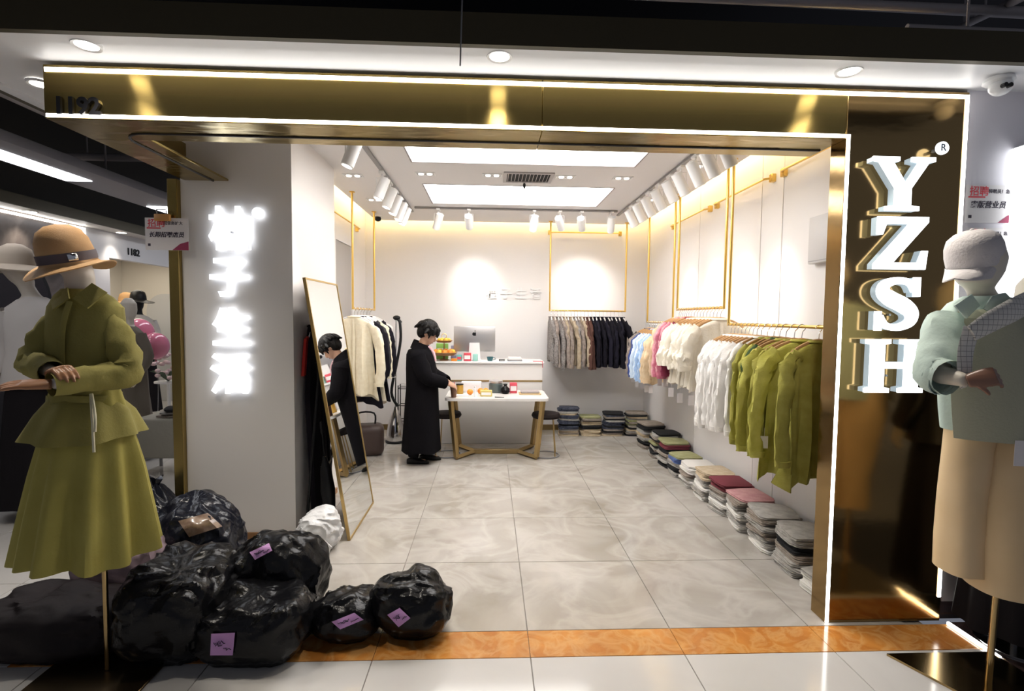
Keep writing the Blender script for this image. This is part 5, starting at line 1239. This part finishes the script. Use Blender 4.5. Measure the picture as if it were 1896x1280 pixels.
# ---- simple-bodied mannequins farther off
def far_mannequin(base, hz, top_mt, low_mt, skin, label, hat=None, hatmt=None, rz=0.0, coat=False, hx=0.0):
    t = thing('mannequin', label, 'mannequin', base, rz); s = hz/1.85
    b = MB()
    b.add(g_loft([[(rx*s*math.cos(2*PI*j/20)+hx*max(0, min(1, (z-1.5)/.2)), ry*s*math.sin(2*PI*j/20), z*s) for j in range(20)] for rx, ry, z in ((.13, .10, 1.0), (.12, .09, 1.12), (.15, .10, 1.35), (.17, .085, 1.44), (.10, .07, 1.50), (.05, .05, 1.53), (.045, .05, 1.60), (.06, .07, 1.63), (.072, .09, 1.70), (.07, .085, 1.78), (.03, .04, 1.84))]))
    for sd in (-1, 1): b.add(g_tube([(sd*.16*s, 0, 1.42*s), (sd*.22*s, .02*s, 1.18*s), (sd*.20*s, -.10*s, .98*s)], [.045*s, .038*s, .022*s], 10, 1, 3))
    bo = obj('body', remeshed(b, 'body', .012, 3), skin, t)
    for sd in (-1, 1):
        hb = MB(); hand(hb, (sd*.20*s, -.10*s, .985*s), (0, -.3, -1), (-sd, 0, 0), (0, -1, 0), .95*s, .25, 1); obj('hand', remeshed(hb, 'hand', .005, 1), skin, t)
    L = .55 if coat else .92
    rr = [(.055, .06, 1.525), (.10, .075, 1.505), (.175, .095, 1.45), (.185, .11, 1.34), (.175, .115, 1.15), (.20, .135, 1.02), (.22, .15, L), (.20, .13, L+.002)]
    MB().add(g_loft([[(rx*s*math.cos(2*PI*j/36)*(1+.03*math.sin(7*2*PI*j/36)*(z < 1.2)), ry*s*math.sin(2*PI*j/36), z*s) for j in range(36)] for rx, ry, z in rr], False, False)).build('top', top_mt, t)
    for sd in (-1, 1): MB().add(g_tube([(sd*.155*s, 0, 1.43*s), (sd*.225*s, .02*s, 1.18*s), (sd*.205*s, -.085*s, 1.0*s)], [.06*s, .062*s, .05*s], 14, 1, 4, False, .15, sd+3)).build('sleeve', top_mt, t)
    MB().add(g_loft([[(rx*s*math.cos(2*PI*j/48)*(1+a*math.sin(8*2*PI*j/48)), ry*s*math.sin(2*PI*j/48)*(1+a*math.sin(8*2*PI*j/48)), z*s) for j in range(48)] for rx, ry, z, a in ((.15, .11, 1.04, 0), (.19, .14, .85, .02), (.22, .17, .5, .05), (.25, .20, .10, .07), (.23, .18, .102, .06))], True, False)).build('skirt', low_mt, t)
    MB().add(g_tube([(0, 0, .01), (0, 0, 1.0*s)], .012, 8)).build('pole', M_GREY, t)
    MB().add(g_lathe([(.15, .001), (.15, .008), (.02, .014)], 24)).build('base_plate', M_CHROME, t)
    if hat:
        R0 = hat
        hm = [[(hx+r*s*math.cos(2*PI*j/28), r*s*math.sin(2*PI*j/28), (z+(.012*math.sin(2*2*PI*j/28) if r > .12 else 0))*s) for j in range(28)] for r, z in ((.09, 1.73), (R0*.7, 1.725), (R0, 1.70), (R0, 1.708), (.105, 1.74), (.10, 1.80), (.085, 1.85), (.04, 1.88), (.005, 1.885))]
        MB().add(g_loft(hm, False, True)).build('hat', hatmt, t)
    return t
M_DARKSK = mat('dark_skirt', (.012, .010, .012), .8, spec=.15); M_WSH = mat('white_shirt', (.62, .58, .55), .8); M_BHAT = mat('beige_hat', (.46, .38, .30), .8)
far_mannequin((-3.40, 4.00, 0), 2.02, M_WSH, M_DARKSK, M_MANN, 'mannequin in white shirt and beige hat behind the olive one', .18, M_BHAT, .1, False, -.12)
far_mannequin((-3.80, 5.58, 0), 1.72, mat('brown_coat', (.17, .145, .115), .9), mat('brown_coat', (.17, .145, .115), .9), M_MANN, 'mannequin in a grey-brown coat beside the cloth-covered table', None, None, -.3, True)
far_mannequin((-5.17, 7.8, 0), 1.86, M_WSH, M_DARKSK, M_BLACK, 'black mannequin with black hat inside the white shop', .20, M_BLACK, .5)
far_mannequin((-5.75, 8.4, 0), 1.85, mat('blue_print', (.35, .45, .62), .8), M_DARKSK, M_BLACK, 'mannequin in a straw hat and blue scarf inside the white shop', .20, M_STRAW, .2)
far_mannequin((2.52, 2.27, .012), 1.78, M_BLACK, M_DARKSK, mat('mannequin_cream', (.72, .66, .56), .45), 'second mannequin in a black top at the right edge', None, None, 0)

# ---- left corridor clutter
t = thing('display_table', 'low table draped in beige cloth in the left corridor', 'table', (-3.12, 5.15, 0))
MB().add(g_rbox((-.26, -.20, .17), (.30, .20, .55), .02, 3)).build('cloth', mat('beige_drape', (.42, .40, .34), .85, bump=.2, bscale=20), t)
for sx in (-.22, .26):
    for sy in (-.16, .16): MB().add(g_cyl(.015, 0, .18, 10), T(sx, sy, 0)).build('leg', M_GREY, t)
for i, (c, lb) in enumerate((('ftaupe', 'folded taupe garment at the bottom on the beige cloth table'), ('fgrey', 'folded grey garment in the middle on the beige cloth table'), ('fblack', 'folded black garment on top on the beige cloth table'))):
    o = obj('folded_garment', FM[i], C[c], None, (-3.06+.03*i, 5.12, .552+i*.0352), .2*i, True); tag(o, lb, 'folded clothes')
M_BALL = mat('pink_balloon', (.74, .22, .34), .15, coat=.5)
for i, (px, py, r, lb) in enumerate(((257, 618, .165, 'larger pink balloon behind the olive mannequin'), (288, 641, .145, 'smaller pink balloon next to the gold post'))):
    c = atY(px, py, 6.35-.1*i)
    t = thing('balloon', lb, 'balloon', c)
    MB().add(g_ell((0, 0, 0), r, r, r*1.1, 28, 20)).build('skin', M_BALL, t)
    MB().add(g_lathe([(.004, -r*1.1), (.014, -r*1.1-.025)], 10)).build('neck', M_BALL, t)
    MB().add(g_tube([(0, 0, -r*1.1-.02), (.02, 0, -r*1.1-.25), (-.01, 0, -c.z+.02)], .002, 5, 1, 4)).build('string', M_WHITE, t)
t = thing('flower_stand', 'pale bouquet on a small round stand behind the balloons', 'flowers', (-4.25, 6.95, 0))
MB().add(g_lathe([(.13, .001), (.13, .02), (.02, .03), (.02, .62), (.16, .64), (.16, .66)], 24)).build('stand', M_WHITE, t)
r = random.Random(3); fb, lf_ = MB(), MB()
for i in range(24):
    a = r.uniform(0, 6.28); q = r.uniform(.02, .17); z = .78+r.uniform(0, .28)-q*.5
    fb.add(g_ell((q*math.cos(a), q*math.sin(a), z), .035, .035, .028, 8, 6))
for i in range(12):
    a = r.uniform(0, 6.28); lf_.add(g_tube([(0, 0, .66), (.12*math.cos(a), .12*math.sin(a), .78), (.2*math.cos(a), .2*math.sin(a), .80)], [.006, .02, .003], 6, .3, 3))
fb.build('blossoms', mat('petals', (.66, .50, .52), .7), t); lf_.build('leaves', mat('leaf_dark', (.05, .08, .045), .6), t)
# red trolley at the far left
t = thing('trolley', 'dark trolley with red tubular handle at the far left', 'trolley', (-4.05, 4.35, 0), .2)
MB().add(g_tube([(-.25, -.2, .55), (-.25, -.2, 1.14), (-.18, -.2, 1.20), (.25, -.2, 1.20), (.30, -.2, 1.12), (.30, -.2, .55)], .018, 10)).build('handle', mat('red_tube', (.45, .02, .04), .35), t)
MB().add(g_rbox((-.30, -.25, .16), (.36, .25, .95), .03, 3)).build('box', mat('trolley_dark', (.02, .018, .022), .6), t)
for sx in (-.22, .28):
    for sy in (-.19, .19): MB().add(g_cyl(.06, -.02, .02, 18), T(sx, sy, .061) @ RX(PI/2)).build('wheel', M_BLACK, t); MB().add(g_tube([(sx, sy, .08), (sx, sy, .17)], .012, 8)).build('caster', M_GREY, t)
c = gnd(8, 890)
t = thing('tape_roll', 'beige roll of tape on the corridor floor at left edge', 'tape roll', (c.x, c.y, .0))
MB().add(g_loft([[(r_*math.cos(2*PI*j/28), y, .105+r_*math.sin(2*PI*j/28)) for j in range(28)] for r_, y in ((.04, -.03), (.10, -.03), (.10, .03), (.04, .03), (.04, -.03))], False, False)).build('roll', mat('tape_beige', (.55, .45, .33), .5), t)
